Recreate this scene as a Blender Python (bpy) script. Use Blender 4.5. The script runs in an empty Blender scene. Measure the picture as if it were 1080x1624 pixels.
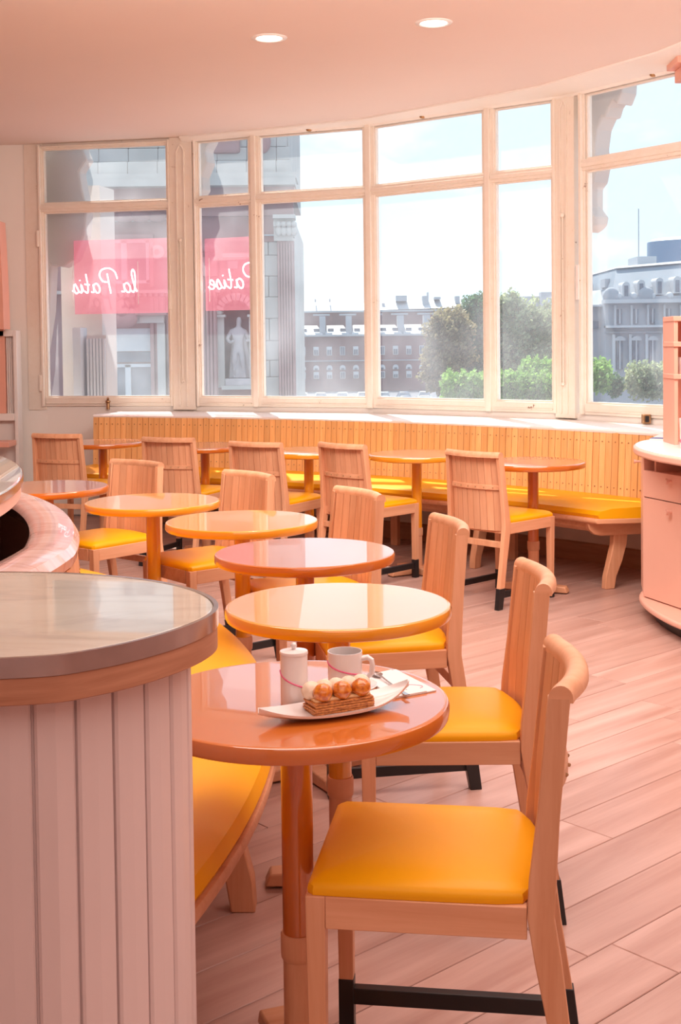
import bpy, math, random
from math import sin, cos, pi, radians, hypot, atan2, sqrt
from mathutils import Matrix, Vector
random.seed(7)
SC = bpy.context.scene
COL = SC.collection
# ------------------------------------------------------------------ camera
F_, H_, CY_, TH_, RO_ = 1962.988, 1.4432, 616.529, 0.037059, 0.0119577
cam_d = bpy.data.cameras.new('camera'); cam = bpy.data.objects.new('camera', cam_d); COL.objects.link(cam)
cam_d.sensor_fit = 'VERTICAL'; cam_d.sensor_height = 36.0; cam_d.sensor_width = 24.0
cam_d.lens = F_ / 1624 * 36.0
cam_d.shift_y = -(812 - CY_) / 1624
cam_d.clip_end = 2000; cam_d.clip_start = 0.05
_r0 = Vector((1, 0, 0)); _f0 = Vector((0, cos(TH_), -sin(TH_))); _u0 = Vector((0, sin(TH_), cos(TH_)))
_xc = _r0 * cos(RO_) - _u0 * sin(RO_); _yc = _r0 * sin(RO_) + _u0 * cos(RO_); _zc = -_f0
cam.matrix_world = Matrix(((_xc.x, _yc.x, _zc.x, 0), (_xc.y, _yc.y, _zc.y, 0), (_xc.z, _yc.z, _zc.z, H_), (0, 0, 0, 1)))
SC.camera = cam
# ------------------------------------------------------------------ view, world, sun, lights
SC.view_settings.view_transform = 'Standard'; SC.view_settings.look = 'None'
SC.view_settings.exposure = 0.0; SC.view_settings.gamma = 1.0; SC.view_settings.use_curve_mapping = False
W = bpy.data.worlds.new('sky'); SC.world = W; W.use_nodes = True
nt = W.node_tree; nt.nodes.clear()
wo = nt.nodes.new('ShaderNodeOutputWorld'); bg = nt.nodes.new('ShaderNodeBackground')
tc = nt.nodes.new('ShaderNodeTexCoord'); sp = nt.nodes.new('ShaderNodeSeparateXYZ')
rp = nt.nodes.new('ShaderNodeValToRGB'); nz = nt.nodes.new('ShaderNodeTexNoise'); mp = nt.nodes.new('ShaderNodeMapping')
r2 = nt.nodes.new('ShaderNodeValToRGB'); mx = nt.nodes.new('ShaderNodeMix'); mx.data_type = 'RGBA'
rp.color_ramp.elements[0].position = 0.0; rp.color_ramp.elements[0].color = (0.62, 0.80, 0.93, 1)
rp.color_ramp.elements[1].position = 0.5; rp.color_ramp.elements[1].color = (0.54, 0.74, 0.95, 1)
mp.inputs['Scale'].default_value = (5, 5, 16); nz.inputs['Scale'].default_value = 1.3; nz.inputs['Detail'].default_value = 6
r2.color_ramp.elements[0].position = 0.52; r2.color_ramp.elements[0].color = (0, 0, 0, 1)
r2.color_ramp.elements[1].position = 0.75; r2.color_ramp.elements[1].color = (.8, .8, .8, 1)
L = nt.links
L.new(tc.outputs['Generated'], sp.inputs[0]); L.new(sp.outputs['Z'], rp.inputs[0])
L.new(tc.outputs['Generated'], mp.inputs[0]); L.new(mp.outputs[0], nz.inputs['Vector']); L.new(nz.outputs['Fac'], r2.inputs[0])
L.new(r2.outputs[0], mx.inputs[0]); L.new(rp.outputs[0], mx.inputs[6]); mx.inputs[7].default_value = (1, 1, 1, 1)
L.new(mx.outputs[2], bg.inputs['Color']); bg.inputs['Strength'].default_value = 1.6
L.new(bg.outputs[0], wo.inputs[0])

def add_light(name, kind, loc, energy, color, rot=(0, 0, 0), size=None, spread=None):
    d = bpy.data.lights.new(name, kind); d.energy = energy; d.color = color
    if kind == 'AREA':
        d.shape = 'RECTANGLE'; d.size, d.size_y = size
        if spread: d.spread = spread
    o = bpy.data.objects.new(name, d); COL.objects.link(o); o.location = loc; o.rotation_euler = rot
    return o
sun = add_light('sun', 'SUN', (0, 30, 40), 9.0, (1.0, 0.95, 0.86)); sun.data.angle = radians(0.6)
# sunlight comes through the windows, steeply, a little from the left
_sd = Vector((0.10, -cos(radians(56)), -sin(radians(56)))).normalized()
sun.rotation_euler = _sd.to_track_quat('-Z', 'Y').to_euler()
add_light('fill_light', 'AREA', (0.8, -0.8, 3.05), 60, (1.0, 0.85, 0.79), (0, 0, 0), (4.0, 3.0))  # unseen area lights added under the ceiling to fill the room
add_light('fill_light', 'AREA', (0.9, 2.8, 3.05), 90, (1.0, 0.86, 0.80), (0, 0, 0), (3.5, 2.2))
add_light('fill_light', 'AREA', (0.2, 5.0, 3.05), 185, (1.0, 0.89, 0.82), (radians(38), 0, 0), (4.0, 1.0))  # added fill, tilted to brighten the window side

# ------------------------------------------------------------------ placement helper
def ray(px, py):
    a, b = px - 540, py - CY_; c, s = cos(RO_), sin(RO_)
    X = c * a - s * b; Y = s * a + c * b
    d = (X / F_, 1.0, -Y / F_); ct, st = cos(TH_), sin(TH_)
    return Vector((d[0], d[1] * ct + d[2] * st, d[2] * ct - d[1] * st))
def atz(px, py, z):
    r = ray(px, py); t = (z - H_) / r.z
    return Vector((r.x * t, r.y * t, z))
def aty(px, py, y):
    r = ray(px, py); t = y / r.y
    return Vector((r.x * t, y, H_ + r.z * t))

# ------------------------------------------------------------------ mesh helpers
class MB:
    def __init__(s): s.v = []; s.f = []
    def add(s, vs, fs):
        n = len(s.v); s.v += [tuple(v) for v in vs]; s.f += [tuple(i + n for i in f) for f in fs]; return s
    def box(s, x0, x1, y0, y1, z0, z1, M=None):
        vs = [Vector((x, y, z)) for z in (z0, z1) for y in (y0, y1) for x in (x0, x1)]
        if M is not None: vs = [M @ v for v in vs]
        return s.add(vs, [(0, 2, 3, 1), (4, 5, 7, 6), (0, 1, 5, 4), (2, 6, 7, 3), (0, 4, 6, 2), (1, 3, 7, 5)])
    def hexa(s, bot, top):
        "bot, top: four points each, same winding"
        return s.add(list(bot) + list(top), [(3, 2, 1, 0), (4, 5, 6, 7), (0, 1, 5, 4), (1, 2, 6, 5), (2, 3, 7, 6), (3, 0, 4, 7)])
    def prism(s, poly, z0, z1):
        n = len(poly)
        vs = [(p[0], p[1], z0) for p in poly] + [(p[0], p[1], z1) for p in poly]
        fs = [tuple(range(n - 1, -1, -1)), tuple(range(n, 2 * n))] + [(i, (i + 1) % n, (i + 1) % n + n, i + n) for i in range(n)]
        return s.add(vs, fs)
    def prism_m(s, poly, a, b, M):
        "poly in the local xz plane, extruded along local y from a to b"
        n = len(poly)
        vs = [M @ Vector((p[0], a, p[1])) for p in poly] + [M @ Vector((p[0], b, p[1])) for p in poly]
        fs = [tuple(range(n)), tuple(range(2 * n - 1, n - 1, -1))] + [(i, i + n, (i + 1) % n + n, (i + 1) % n) for i in range(n)]
        return s.add(vs, fs)
    def lathe(s, prof, n=48, c=(0, 0), closed=False):
        m = len(prof); vs = []
        for i in range(n):
            a = 2 * pi * i / n
            for r, z in prof: vs.append((c[0] + r * cos(a), c[1] + r * sin(a), z))
        fs = []
        for i in range(n):
            j = (i + 1) % n
            for k in range(m - 1 if not closed else m):
                l = (k + 1) % m
                fs.append((i * m + k, j * m + k, j * m + l, i * m + l))
        if not closed:
            if prof[0][0] > 1e-6: fs.append(tuple(i * m for i in range(n - 1, -1, -1)))
            if prof[-1][0] > 1e-6: fs.append(tuple(i * m + m - 1 for i in range(n)))
        return s.add(vs, fs)
    def sweep(s, rings, cap=True, closed=False):
        "rings: list of equal-length loops of points"
        m = len(rings[0]); n = len(rings); vs = [p for r in rings for p in r]; fs = []
        for i in range(n if closed else n - 1):
            j = (i + 1) % n
            for k in range(m):
                l = (k + 1) % m
                fs.append((i * m + k, i * m + l, j * m + l, j * m + k))
        if cap and not closed:
            fs.append(tuple(range(m - 1, -1, -1))); fs.append(tuple((n - 1) * m + k for k in range(m)))
        return s.add(vs, fs)
    def tube(s, pts, r, n=8, cap=True):
        pts = [Vector(p) for p in pts]; rings = []; up = None
        for i, p in enumerate(pts):
            t = (pts[min(i + 1, len(pts) - 1)] - pts[max(i - 1, 0)])
            if t.length < 1e-9: t = Vector((0, 0, 1))
            t.normalize()
            if up is None:
                up = Vector((0, 0, 1)) if abs(t.z) < 0.9 else Vector((1, 0, 0))
            u = t.cross(up)
            if u.length < 1e-6: u = t.orthogonal()
            u.normalize(); v = u.cross(t).normalized(); up = v
            rr = r[i] if isinstance(r, (list, tuple)) else r
            rings.append([p + (u * cos(2 * pi * k / n) + v * sin(2 * pi * k / n)) * rr for k in range(n)])
        return s.sweep(rings, cap)
    def ball(s, c, r, n=16, m=10, sq=(1, 1, 1), M=None):
        vs = [Vector((0, 0, r * sq[2]))]
        for i in range(1, m):
            a = pi * i / m
            for k in range(n): b = 2 * pi * k / n; vs.append(Vector((r * sq[0] * sin(a) * cos(b), r * sq[1] * sin(a) * sin(b), r * sq[2] * cos(a))))
        vs.append(Vector((0, 0, -r * sq[2]))); c = Vector(c)
        vs = [((M @ v) if M is not None else v) + c for v in vs]; fs = []
        for k in range(n): fs.append((0, 1 + k, 1 + (k + 1) % n))
        for i in range(m - 2):
            for k in range(n): a = 1 + i * n + k; b = 1 + i * n + (k + 1) % n; fs.append((a, a + n, b + n, b))
        e = len(vs) - 1
        for k in range(n): fs.append((e, 1 + (m - 2) * n + (k + 1) % n, 1 + (m - 2) * n + k))
        return s.add(vs, fs)
    def mesh(s, name, mat, smooth=True, fix=False):
        me = bpy.data.meshes.new(name); me.from_pydata(s.v, [], s.f); me.materials.append(mat)
        me.validate()
        if fix:
            import bmesh
            b = bmesh.new(); b.from_mesh(me); bmesh.ops.recalc_face_normals(b, faces=b.faces); b.to_mesh(me); b.free()
        if smooth:
            me.shade_smooth(); me.set_sharp_from_angle(angle=radians(38))
        return me
    def obj(s, name, mat, parent=None, smooth=True, bevel=0, fix=True, seg=2):
        o = bpy.data.objects.new(name, s.mesh(name, mat, smooth, fix)); COL.objects.link(o)
        if parent is not None: o.parent = parent
        if bevel:
            b = o.modifiers.new('bevel', 'BEVEL'); b.width = bevel; b.segments = seg; b.limit_method = 'ANGLE'; b.angle_limit = radians(40)
            b.harden_normals = False
        return o
def thing(name, label=None, cat=None, loc=(0, 0, 0), rot=0, group=None, kind=None):
    o = bpy.data.objects.new(name, None); COL.objects.link(o); o.location = loc; o.rotation_euler = (0, 0, rot)
    o.empty_display_size = 0.1
    return tag(o, label, cat, group, kind)
def tag(o, label=None, cat=None, group=None, kind=None):
    if label: o['label'] = label
    if cat: o['category'] = cat
    if group: o['group'] = group
    if kind: o['kind'] = kind
    return o
def struct(o): o['kind'] = 'structure'; return o
def copy_tree(o, parent=None):
    c = o.copy(); COL.objects.link(c)
    if parent is not None: c.parent = parent
    for ch in list(KIDS.get(o.name, [])): copy_tree(ch, c)
    return c
KIDS = {}
def index_kids():
    KIDS.clear()
    for o in bpy.data.objects:
        if o.parent: KIDS.setdefault(o.parent.name, []).append(o)

# ------------------------------------------------------------------ materials
def new_mat(name):
    m = bpy.data.materials.new(name); m.use_nodes = True; n = m.node_tree
    return m, n, n.nodes['Principled BSDF']
def plain(name, col, rough=0.5, metal=0.0, coat=0.0, spec=0.5, ior=None, noise=0.04, nscale=8.0, bump=0.0, bscale=200, coat_ior=None, coat_rough=0.03):
    m, n, b = new_mat(name)
    b.inputs['Roughness'].default_value = rough; b.inputs['Metallic'].default_value = metal
    b.inputs['Coat Weight'].default_value = coat; b.inputs['Coat Roughness'].default_value = coat_rough
    b.inputs['Specular IOR Level'].default_value = spec
    if ior: b.inputs['IOR'].default_value = ior
    if coat_ior: b.inputs['Coat IOR'].default_value = coat_ior
    t = n.nodes.new('ShaderNodeTexCoord'); z = n.nodes.new('ShaderNodeTexNoise'); z.inputs['Scale'].default_value = nscale; z.inputs['Detail'].default_value = 4
    r = n.nodes.new('ShaderNodeValToRGB')
    r.color_ramp.elements[0].position = 0.3; r.color_ramp.elements[1].position = 0.7
    r.color_ramp.elements[0].color = tuple(max(0, c * (1 - noise)) for c in col) + (1,)
    r.color_ramp.elements[1].color = tuple(min(1, c * (1 + noise)) for c in col) + (1,)
    n.links.new(t.outputs['Object'], z.inputs['Vector']); n.links.new(z.outputs['Fac'], r.inputs[0]); n.links.new(r.outputs[0], b.inputs['Base Color'])
    if bump:
        z2 = n.nodes.new('ShaderNodeTexNoise'); z2.inputs['Scale'].default_value = bscale; z2.inputs['Detail'].default_value = 3
        bp = n.nodes.new('ShaderNodeBump'); bp.inputs['Strength'].default_value = bump; bp.inputs['Distance'].default_value = 0.002
        n.links.new(t.outputs['Object'], z2.inputs['Vector']); n.links.new(z2.outputs['Fac'], bp.inputs['Height']); n.links.new(bp.outputs[0], b.inputs['Normal'])
    return m
def wood(name, c1, c2, scale=(28, 28, 1.6), rough=0.45, tint=0.10, rings=0.0, bump=0.15, coat=0.0):
    m, n, b = new_mat(name); lk = n.links
    t = n.nodes.new('ShaderNodeTexCoord'); oi = n.nodes.new('ShaderNodeObjectInfo')
    vm = n.nodes.new('ShaderNodeVectorMath'); vm.operation = 'MULTIPLY_ADD'
    cb = n.nodes.new('ShaderNodeCombineXYZ')
    for k in range(3): lk.new(oi.outputs['Random'], cb.inputs[k])
    lk.new(cb.outputs[0], vm.inputs[0]); vm.inputs[1].default_value = (13, 17, 23); lk.new(t.outputs['Object'], vm.inputs[2])
    mpn = n.nodes.new('ShaderNodeMapping'); mpn.inputs['Scale'].default_value = scale; lk.new(vm.outputs[0], mpn.inputs[0])
    z = n.nodes.new('ShaderNodeTexNoise'); z.inputs['Scale'].default_value = 1.0; z.inputs['Detail'].default_value = 7; z.inputs['Roughness'].default_value = 0.62; z.inputs['Distortion'].default_value = 0.35
    lk.new(mpn.outputs[0], z.inputs['Vector']); fac = z.outputs['Fac']
    if rings:
        mp2 = n.nodes.new('ShaderNodeMapping'); mp2.inputs['Scale'].default_value = tuple(s * 0.16 for s in scale); lk.new(vm.outputs[0], mp2.inputs[0])
        z2 = n.nodes.new('ShaderNodeTexNoise'); z2.inputs['Scale'].default_value = 1.0; z2.inputs['Detail'].default_value = 1.5
        lk.new(mp2.outputs[0], z2.inputs['Vector'])
        ml = n.nodes.new('ShaderNodeMath'); ml.operation = 'MULTIPLY'; ml.inputs[1].default_value = 95; lk.new(z2.outputs['Fac'], ml.inputs[0])
        sn = n.nodes.new('ShaderNodeMath'); sn.operation = 'SINE'; lk.new(ml.outputs[0], sn.inputs[0])
        ma = n.nodes.new('ShaderNodeMath'); ma.operation = 'MULTIPLY_ADD'; ma.inputs[1].default_value = rings; lk.new(sn.outputs[0], ma.inputs[0]); lk.new(fac, ma.inputs[2]); fac = ma.outputs[0]
    r = n.nodes.new('ShaderNodeValToRGB'); r.color_ramp.elements[0].position = 0.28; r.color_ramp.elements[1].position = 0.72
    r.color_ramp.elements[0].color = c2 + (1,); r.color_ramp.elements[1].color = c1 + (1,); lk.new(fac, r.inputs[0])
    hs = n.nodes.new('ShaderNodeHueSaturation'); mr = n.nodes.new('ShaderNodeMapRange')
    mr.inputs['To Min'].default_value = 1 - tint; mr.inputs['To Max'].default_value = 1 + tint
    lk.new(oi.outputs['Random'], mr.inputs['Value']); lk.new(mr.outputs[0], hs.inputs['Value']); lk.new(r.outputs[0], hs.inputs['Color']); lk.new(hs.outputs[0], b.inputs['Base Color'])
    b.inputs['Roughness'].default_value = rough; b.inputs['Specular IOR Level'].default_value = 0.35; b.inputs['Coat Weight'].default_value = coat; b.inputs['Coat Roughness'].default_value = 0.25
    bp = n.nodes.new('ShaderNodeBump'); bp.inputs['Strength'].default_value = bump; bp.inputs['Distance'].default_value = 0.001
    lk.new(fac, bp.inputs['Height']); lk.new(bp.outputs[0], b.inputs['Normal'])
    return m
def emit(name, col, s):
    m, n, b = new_mat(name); b.inputs['Base Color'].default_value = col + (1,); b.inputs['Emission Color'].default_value = col + (1,); b.inputs['Emission Strength'].default_value = s
    return m
M = {}
M['ash'] = wood('ash_wood', (0.82, 0.445, 0.265), (0.68, 0.315, 0.165))
M['ash_x'] = wood('ash_wood_long', (0.82, 0.445, 0.265), (0.68, 0.315, 0.165), scale=(1.8, 28, 28))
M['ash_bench_glow'] = wood('bench_slat_wood_glow', (0.95, 0.58, 0.27), (0.84, 0.43, 0.16), tint=0.13)  # ash made yellower: glow bounced off the seat is put into the colour
M['ash_band'] = wood('counter_band_wood', (0.56, 0.27, 0.16), (0.42, 0.18, 0.10), scale=(5, 5, 90), tint=0.0)
M['plank'] = wood('floor_oak', (0.66, 0.435, 0.375), (0.45, 0.25, 0.20), scale=(0.9, 12, 12), rough=0.33, tint=0.07, rings=0.06, bump=0.08)
M['plinth'] = wood('plinth_wood', (0.50, 0.26, 0.15), (0.38, 0.18, 0.10), scale=(4, 4, 40), tint=0.02)
M['vinyl'] = plain('yellow_vinyl', (0.95, 0.43, 0.003), rough=0.38, spec=0.3, noise=0.03, nscale=3, bump=0.10, bscale=500)
M['yellow'] = plain('yellow_lacquer', (0.86, 0.33, 0.012), rough=0.28, coat=1.0, coat_ior=1.7, noise=0.01, coat_rough=0.015)
M['orange'] = plain('orange_lacquer', (0.60, 0.145, 0.008), rough=0.28, coat=1.0, coat_ior=1.7, noise=0.01, coat_rough=0.015)
M['black'] = plain('black_paint', (0.012, 0.011, 0.013), rough=0.35, noise=0.1)
M['ceiling'] = plain('ceiling_paint', (0.86, 0.715, 0.65), rough=0.8, noise=0.012, nscale=1.2)
M['wall'] = plain('wall_paint', (0.93, 0.87, 0.81), rough=0.75, noise=0.02, nscale=2)
M['wallwarm'] = plain('room_wall_paint', (0.86, 0.66, 0.60), rough=0.8, noise=0.02, nscale=1)
M['under'] = plain('bench_wall_paint', (0.80, 0.66, 0.58), rough=0.8, noise=0.05, nscale=5)
M['white'] = plain('white_paint', (0.86, 0.80, 0.76), rough=0.35, noise=0.015, nscale=4)
M['board'] = plain('counter_board_paint', (0.76, 0.62, 0.60), rough=0.4, noise=0.02, nscale=3)
M['coral'] = plain('coral_paint', (0.86, 0.42, 0.31), rough=0.45, noise=0.02)
M['pinkcab'] = plain('pink_cabinet_paint', (0.88, 0.52, 0.41), rough=0.4, noise=0.02, nscale=3)
M['dark'] = plain('recess_shade', (0.05, 0.02, 0.018), rough=0.6, noise=0.3, nscale=6)  # near-black colour standing in for shade in gaps and recesses
M['chrome'] = plain('polished_steel', (0.52, 0.47, 0.46), rough=0.16, metal=1.0, noise=0.05, nscale=30)
M['brass'] = plain('aged_brass', (0.45, 0.27, 0.14), rough=0.35, metal=1.0, noise=0.2, nscale=60)
M['ceramic'] = plain('white_ceramic', (0.86, 0.78, 0.75), rough=0.18, coat=0.6, noise=0.01)
M['pink'] = plain('pink_glaze', (0.80, 0.13, 0.26), rough=0.3, noise=0.05)
M['paper'] = plain('paper', (0.88, 0.82, 0.80), rough=0.8, noise=0.01)
M['inkblue'] = plain('blue_print', (0.16, 0.18, 0.36), rough=0.7, noise=0.05)
M['stone'] = plain('pale_limestone', (0.52, 0.46, 0.42), rough=0.9, noise=0.10, nscale=0.9)
M['stone_warm'] = plain('rosy_limestone', (0.38, 0.205, 0.19), rough=0.9, noise=0.16, nscale=0.7)
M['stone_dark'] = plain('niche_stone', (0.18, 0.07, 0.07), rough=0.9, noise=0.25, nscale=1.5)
M['statue'] = plain('statue_marble', (0.50, 0.42, 0.42), rough=0.7, noise=0.2, nscale=2)
M['brickfar'] = plain('far_brick', (0.19, 0.095, 0.10), rough=0.9, noise=0.22, nscale=0.25)
M['zinc'] = plain('zinc_roof', (0.34, 0.355, 0.38), rough=0.5, noise=0.06, nscale=0.5)
M['slate'] = plain('slate_roof', (0.22, 0.25, 0.29), rough=0.6, noise=0.1, nscale=0.5)
M['paris'] = plain('far_limestone', (0.36, 0.37, 0.40), rough=0.9, noise=0.08, nscale=0.3)
M['farglass'] = plain('far_window_glass', (0.10, 0.12, 0.16), rough=0.2, noise=0.3, nscale=1)
M['farwhite'] = plain('far_white_frame', (0.50, 0.50, 0.52), rough=0.6)
M['asphalt'] = plain('asphalt', (0.12, 0.125, 0.15), rough=0.9, noise=0.15, nscale=0.2)
M['tower'] = plain('blue_tower', (0.22, 0.30, 0.42), rough=0.5)
M['bark'] = plain('bark', (0.12, 0.08, 0.06), rough=0.9, noise=0.3, nscale=3)
M['lamp'] = emit('lamp_lens', (1.0, 0.93, 0.80), 9.0)
M['neon'] = emit('neon_reflection_pink', (1.0, 0.62, 0.66), 5.0)  # neon reflected in the glass, modelled as glowing tubes
# aged window paint: cream with chipped rusty spots
def frame_paint():
    m, n, b = new_mat('window_paint'); lk = n.links
    t = n.nodes.new('ShaderNodeTexCoord'); z = n.nodes.new('ShaderNodeTexNoise'); z.inputs['Scale'].default_value = 9; z.inputs['Detail'].default_value = 8; z.inputs['Roughness'].default_value = 0.75
    r = n.nodes.new('ShaderNodeValToRGB'); e = r.color_ramp.elements
    e[0].position = 0.31; e[0].color = (0.22, 0.09, 0.045, 1); e[1].position = 0.345; e[1].color = (0.86, 0.75, 0.64, 1)
    x = r.color_ramp.elements.new(0.7); x.color = (0.90, 0.81, 0.72, 1)
    lk.new(t.outputs['Object'], z.inputs['Vector']); lk.new(z.outputs['Fac'], r.inputs[0]); lk.new(r.outputs[0], b.inputs['Base Color']); b.inputs['Roughness'].default_value = 0.45
    bp = n.nodes.new('ShaderNodeBump'); bp.inputs['Strength'].default_value = 0.3; bp.inputs['Distance'].default_value = 0.003
    lk.new(z.outputs['Fac'], bp.inputs['Height']); lk.new(bp.outputs[0], b.inputs['Normal'])
    return m
M['frame'] = frame_paint()
def glass_mat():
    m, n, b = new_mat('window_glass'); lk = n.links; n.nodes.remove(b); out = n.nodes['Material Output']
    tr = n.nodes.new('ShaderNodeBsdfTransparent'); tr.inputs[0].default_value = (0.97, 0.985, 0.985, 1)
    gl = n.nodes.new('ShaderNodeBsdfGlossy'); gl.inputs['Roughness'].default_value = 0.01
    tl = n.nodes.new('ShaderNodeBsdfTranslucent'); tl.inputs[0].default_value = (0.95, 0.96, 1, 1)
    fc = n.nodes.new('ShaderNodeLayerWeight'); fc.inputs[0].default_value = .5
    pw = n.nodes.new('ShaderNodeMath'); pw.operation = 'POWER'; pw.inputs[1].default_value = 4.5; lk.new(fc.outputs['Facing'], pw.inputs[0])
    lw = n.nodes.new('ShaderNodeMath'); lw.operation = 'MULTIPLY_ADD'; lw.inputs[1].default_value = .6; lw.inputs[2].default_value = .03; lk.new(pw.outputs[0], lw.inputs[0])
    m1 = n.nodes.new('ShaderNodeMixShader'); m2 = n.nodes.new('ShaderNodeMixShader')
    z = n.nodes.new('ShaderNodeTexNoise'); z.inputs['Scale'].default_value = 2.2; z.inputs['Detail'].default_value = 3; t = n.nodes.new('ShaderNodeTexCoord')
    mr = n.nodes.new('ShaderNodeMapRange'); mr.inputs['From Min'].default_value = .35; mr.inputs['From Max'].default_value = .7
    mr.inputs['To Min'].default_value = 0.06; mr.inputs['To Max'].default_value = 0.13
    lk.new(t.outputs['Object'], z.inputs['Vector']); lk.new(z.outputs['Fac'], mr.inputs['Value']); lk.new(mr.outputs[0], m1.inputs[0])
    lk.new(tr.outputs[0], m1.inputs[1]); lk.new(tl.outputs[0], m1.inputs[2])
    lk.new(lw.outputs[0], m2.inputs[0]); lk.new(m1.outputs[0], m2.inputs[1]); lk.new(gl.outputs[0], m2.inputs[2]); lk.new(m2.outputs[0], out.inputs['Surface'])
    return m
M['glass'] = glass_mat()
def glow_sheet():  # added emissive sheet imitating the pink glow on the panes
    m, n, b = new_mat('pink_glow_sheet'); lk = n.links; n.nodes.remove(b); out = n.nodes['Material Output']
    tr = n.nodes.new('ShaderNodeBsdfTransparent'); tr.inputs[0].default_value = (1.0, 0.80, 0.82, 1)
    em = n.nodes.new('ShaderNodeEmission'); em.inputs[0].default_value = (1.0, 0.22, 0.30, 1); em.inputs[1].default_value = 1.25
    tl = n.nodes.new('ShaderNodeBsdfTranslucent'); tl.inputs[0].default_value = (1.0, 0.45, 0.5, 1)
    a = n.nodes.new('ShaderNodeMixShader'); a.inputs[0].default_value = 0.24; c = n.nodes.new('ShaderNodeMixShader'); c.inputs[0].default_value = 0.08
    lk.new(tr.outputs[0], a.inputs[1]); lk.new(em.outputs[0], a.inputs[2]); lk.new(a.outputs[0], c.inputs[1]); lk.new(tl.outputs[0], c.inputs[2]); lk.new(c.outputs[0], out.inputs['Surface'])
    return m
M['glow_sheet'] = glow_sheet()
def marble(name, c1, c2, vein, scale=3.0, rough=0.12, coat=0.6):
    m, n, b = new_mat(name); lk = n.links
    t = n.nodes.new('ShaderNodeTexCoord'); mpn = n.nodes.new('ShaderNodeMapping'); mpn.inputs['Rotation'].default_value = (0, 0, .6); mpn.inputs['Scale'].default_value = (scale, scale * 3.2, scale)
    z = n.nodes.new('ShaderNodeTexNoise'); z.inputs['Scale'].default_value = 1; z.inputs['Detail'].default_value = 8; z.inputs['Roughness'].default_value = .6; z.inputs['Distortion'].default_value = 1.4
    r = n.nodes.new('ShaderNodeValToRGB'); e = r.color_ramp.elements; e[0].position = .36; e[0].color = vein + (1,); e[1].position = .46; e[1].color = c2 + (1,)
    x = r.color_ramp.elements.new(.64); x.color = c1 + (1,)
    lk.new(t.outputs['Object'], mpn.inputs[0]); lk.new(mpn.outputs[0], z.inputs['Vector']); lk.new(z.outputs['Fac'], r.inputs[0]); lk.new(r.outputs[0], b.inputs['Base Color'])
    b.inputs['Roughness'].default_value = rough; b.inputs['Coat Weight'].default_value = coat; b.inputs['Coat Roughness'].default_value = 0.012; b.inputs['Coat IOR'].default_value = 2.0
    return m
M['marble'] = marble('cream_marble', (0.72, 0.67, 0.56), (0.68, 0.62, 0.51), (0.60, 0.54, 0.46), rough=.1, coat=1)
M['pinkmarble'] = marble('pink_marble', (0.84, 0.58, 0.52), (0.80, 0.50, 0.44), (0.68, 0.38, 0.33), scale=4, rough=.25)
def leaf_mat(name, c):
    m, n, b = new_mat(name); lk = n.links; out = n.nodes['Material Output']
    g = n.nodes.new('ShaderNodeNewGeometry'); r = n.nodes.new('ShaderNodeValToRGB')
    r.color_ramp.elements[0].color = tuple(x * .6 for x in c) + (1,); r.color_ramp.elements[1].color = tuple(min(1, x * 1.4) for x in c) + (1,)
    lk.new(g.outputs['Random Per Island'], r.inputs[0]); lk.new(r.outputs[0], b.inputs['Base Color']); b.inputs['Roughness'].default_value = .6
    tl = n.nodes.new('ShaderNodeBsdfTranslucent'); lk.new(r.outputs[0], tl.inputs[0]); mxx = n.nodes.new('ShaderNodeMixShader'); mxx.inputs[0].default_value = .5
    lk.new(b.outputs[0], mxx.inputs[1]); lk.new(tl.outputs[0], mxx.inputs[2]); lk.new(mxx.outputs[0], out.inputs['Surface'])
    return m
M['leaf_brown'] = leaf_mat('bronze_green_leaves', (0.30, 0.25, 0.13))
M['leaf_dark'] = leaf_mat('dark_green_leaves', (0.10, 0.20, 0.09))
M['leaf_pale'] = leaf_mat('pale_green_leaves', (0.34, 0.38, 0.20))
M['leaf_bright'] = leaf_mat('bright_green_leaves', (0.26, 0.42, 0.10))

# ================================================================== LARGE STRUCTURE
CEIL = 3.165
WP = [atz(x, y, 3.12).to_2d() for x, y in ((38, 238), (67, 237), (290, 227), (405, 217), (587, 202), (776, 174), (902, 156), (1060, 119))]
WP[-1] = WP[-1] + (WP[-1] - WP[-2]).normalized() * 0.30
WP.append(WP[-1] + Vector((0.35, -0.75)))
WP.append(WP[-1] + Vector((0.25, -0.9)))
OC = Vector((-4.083, 2.739))           # centre of the outer bench curve
TC = Vector((-3.65, 3.19))             # centre of the inner bench curve
def pol(c, r, th): return Vector((c.x + r * cos(th), c.y + r * sin(th)))

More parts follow.
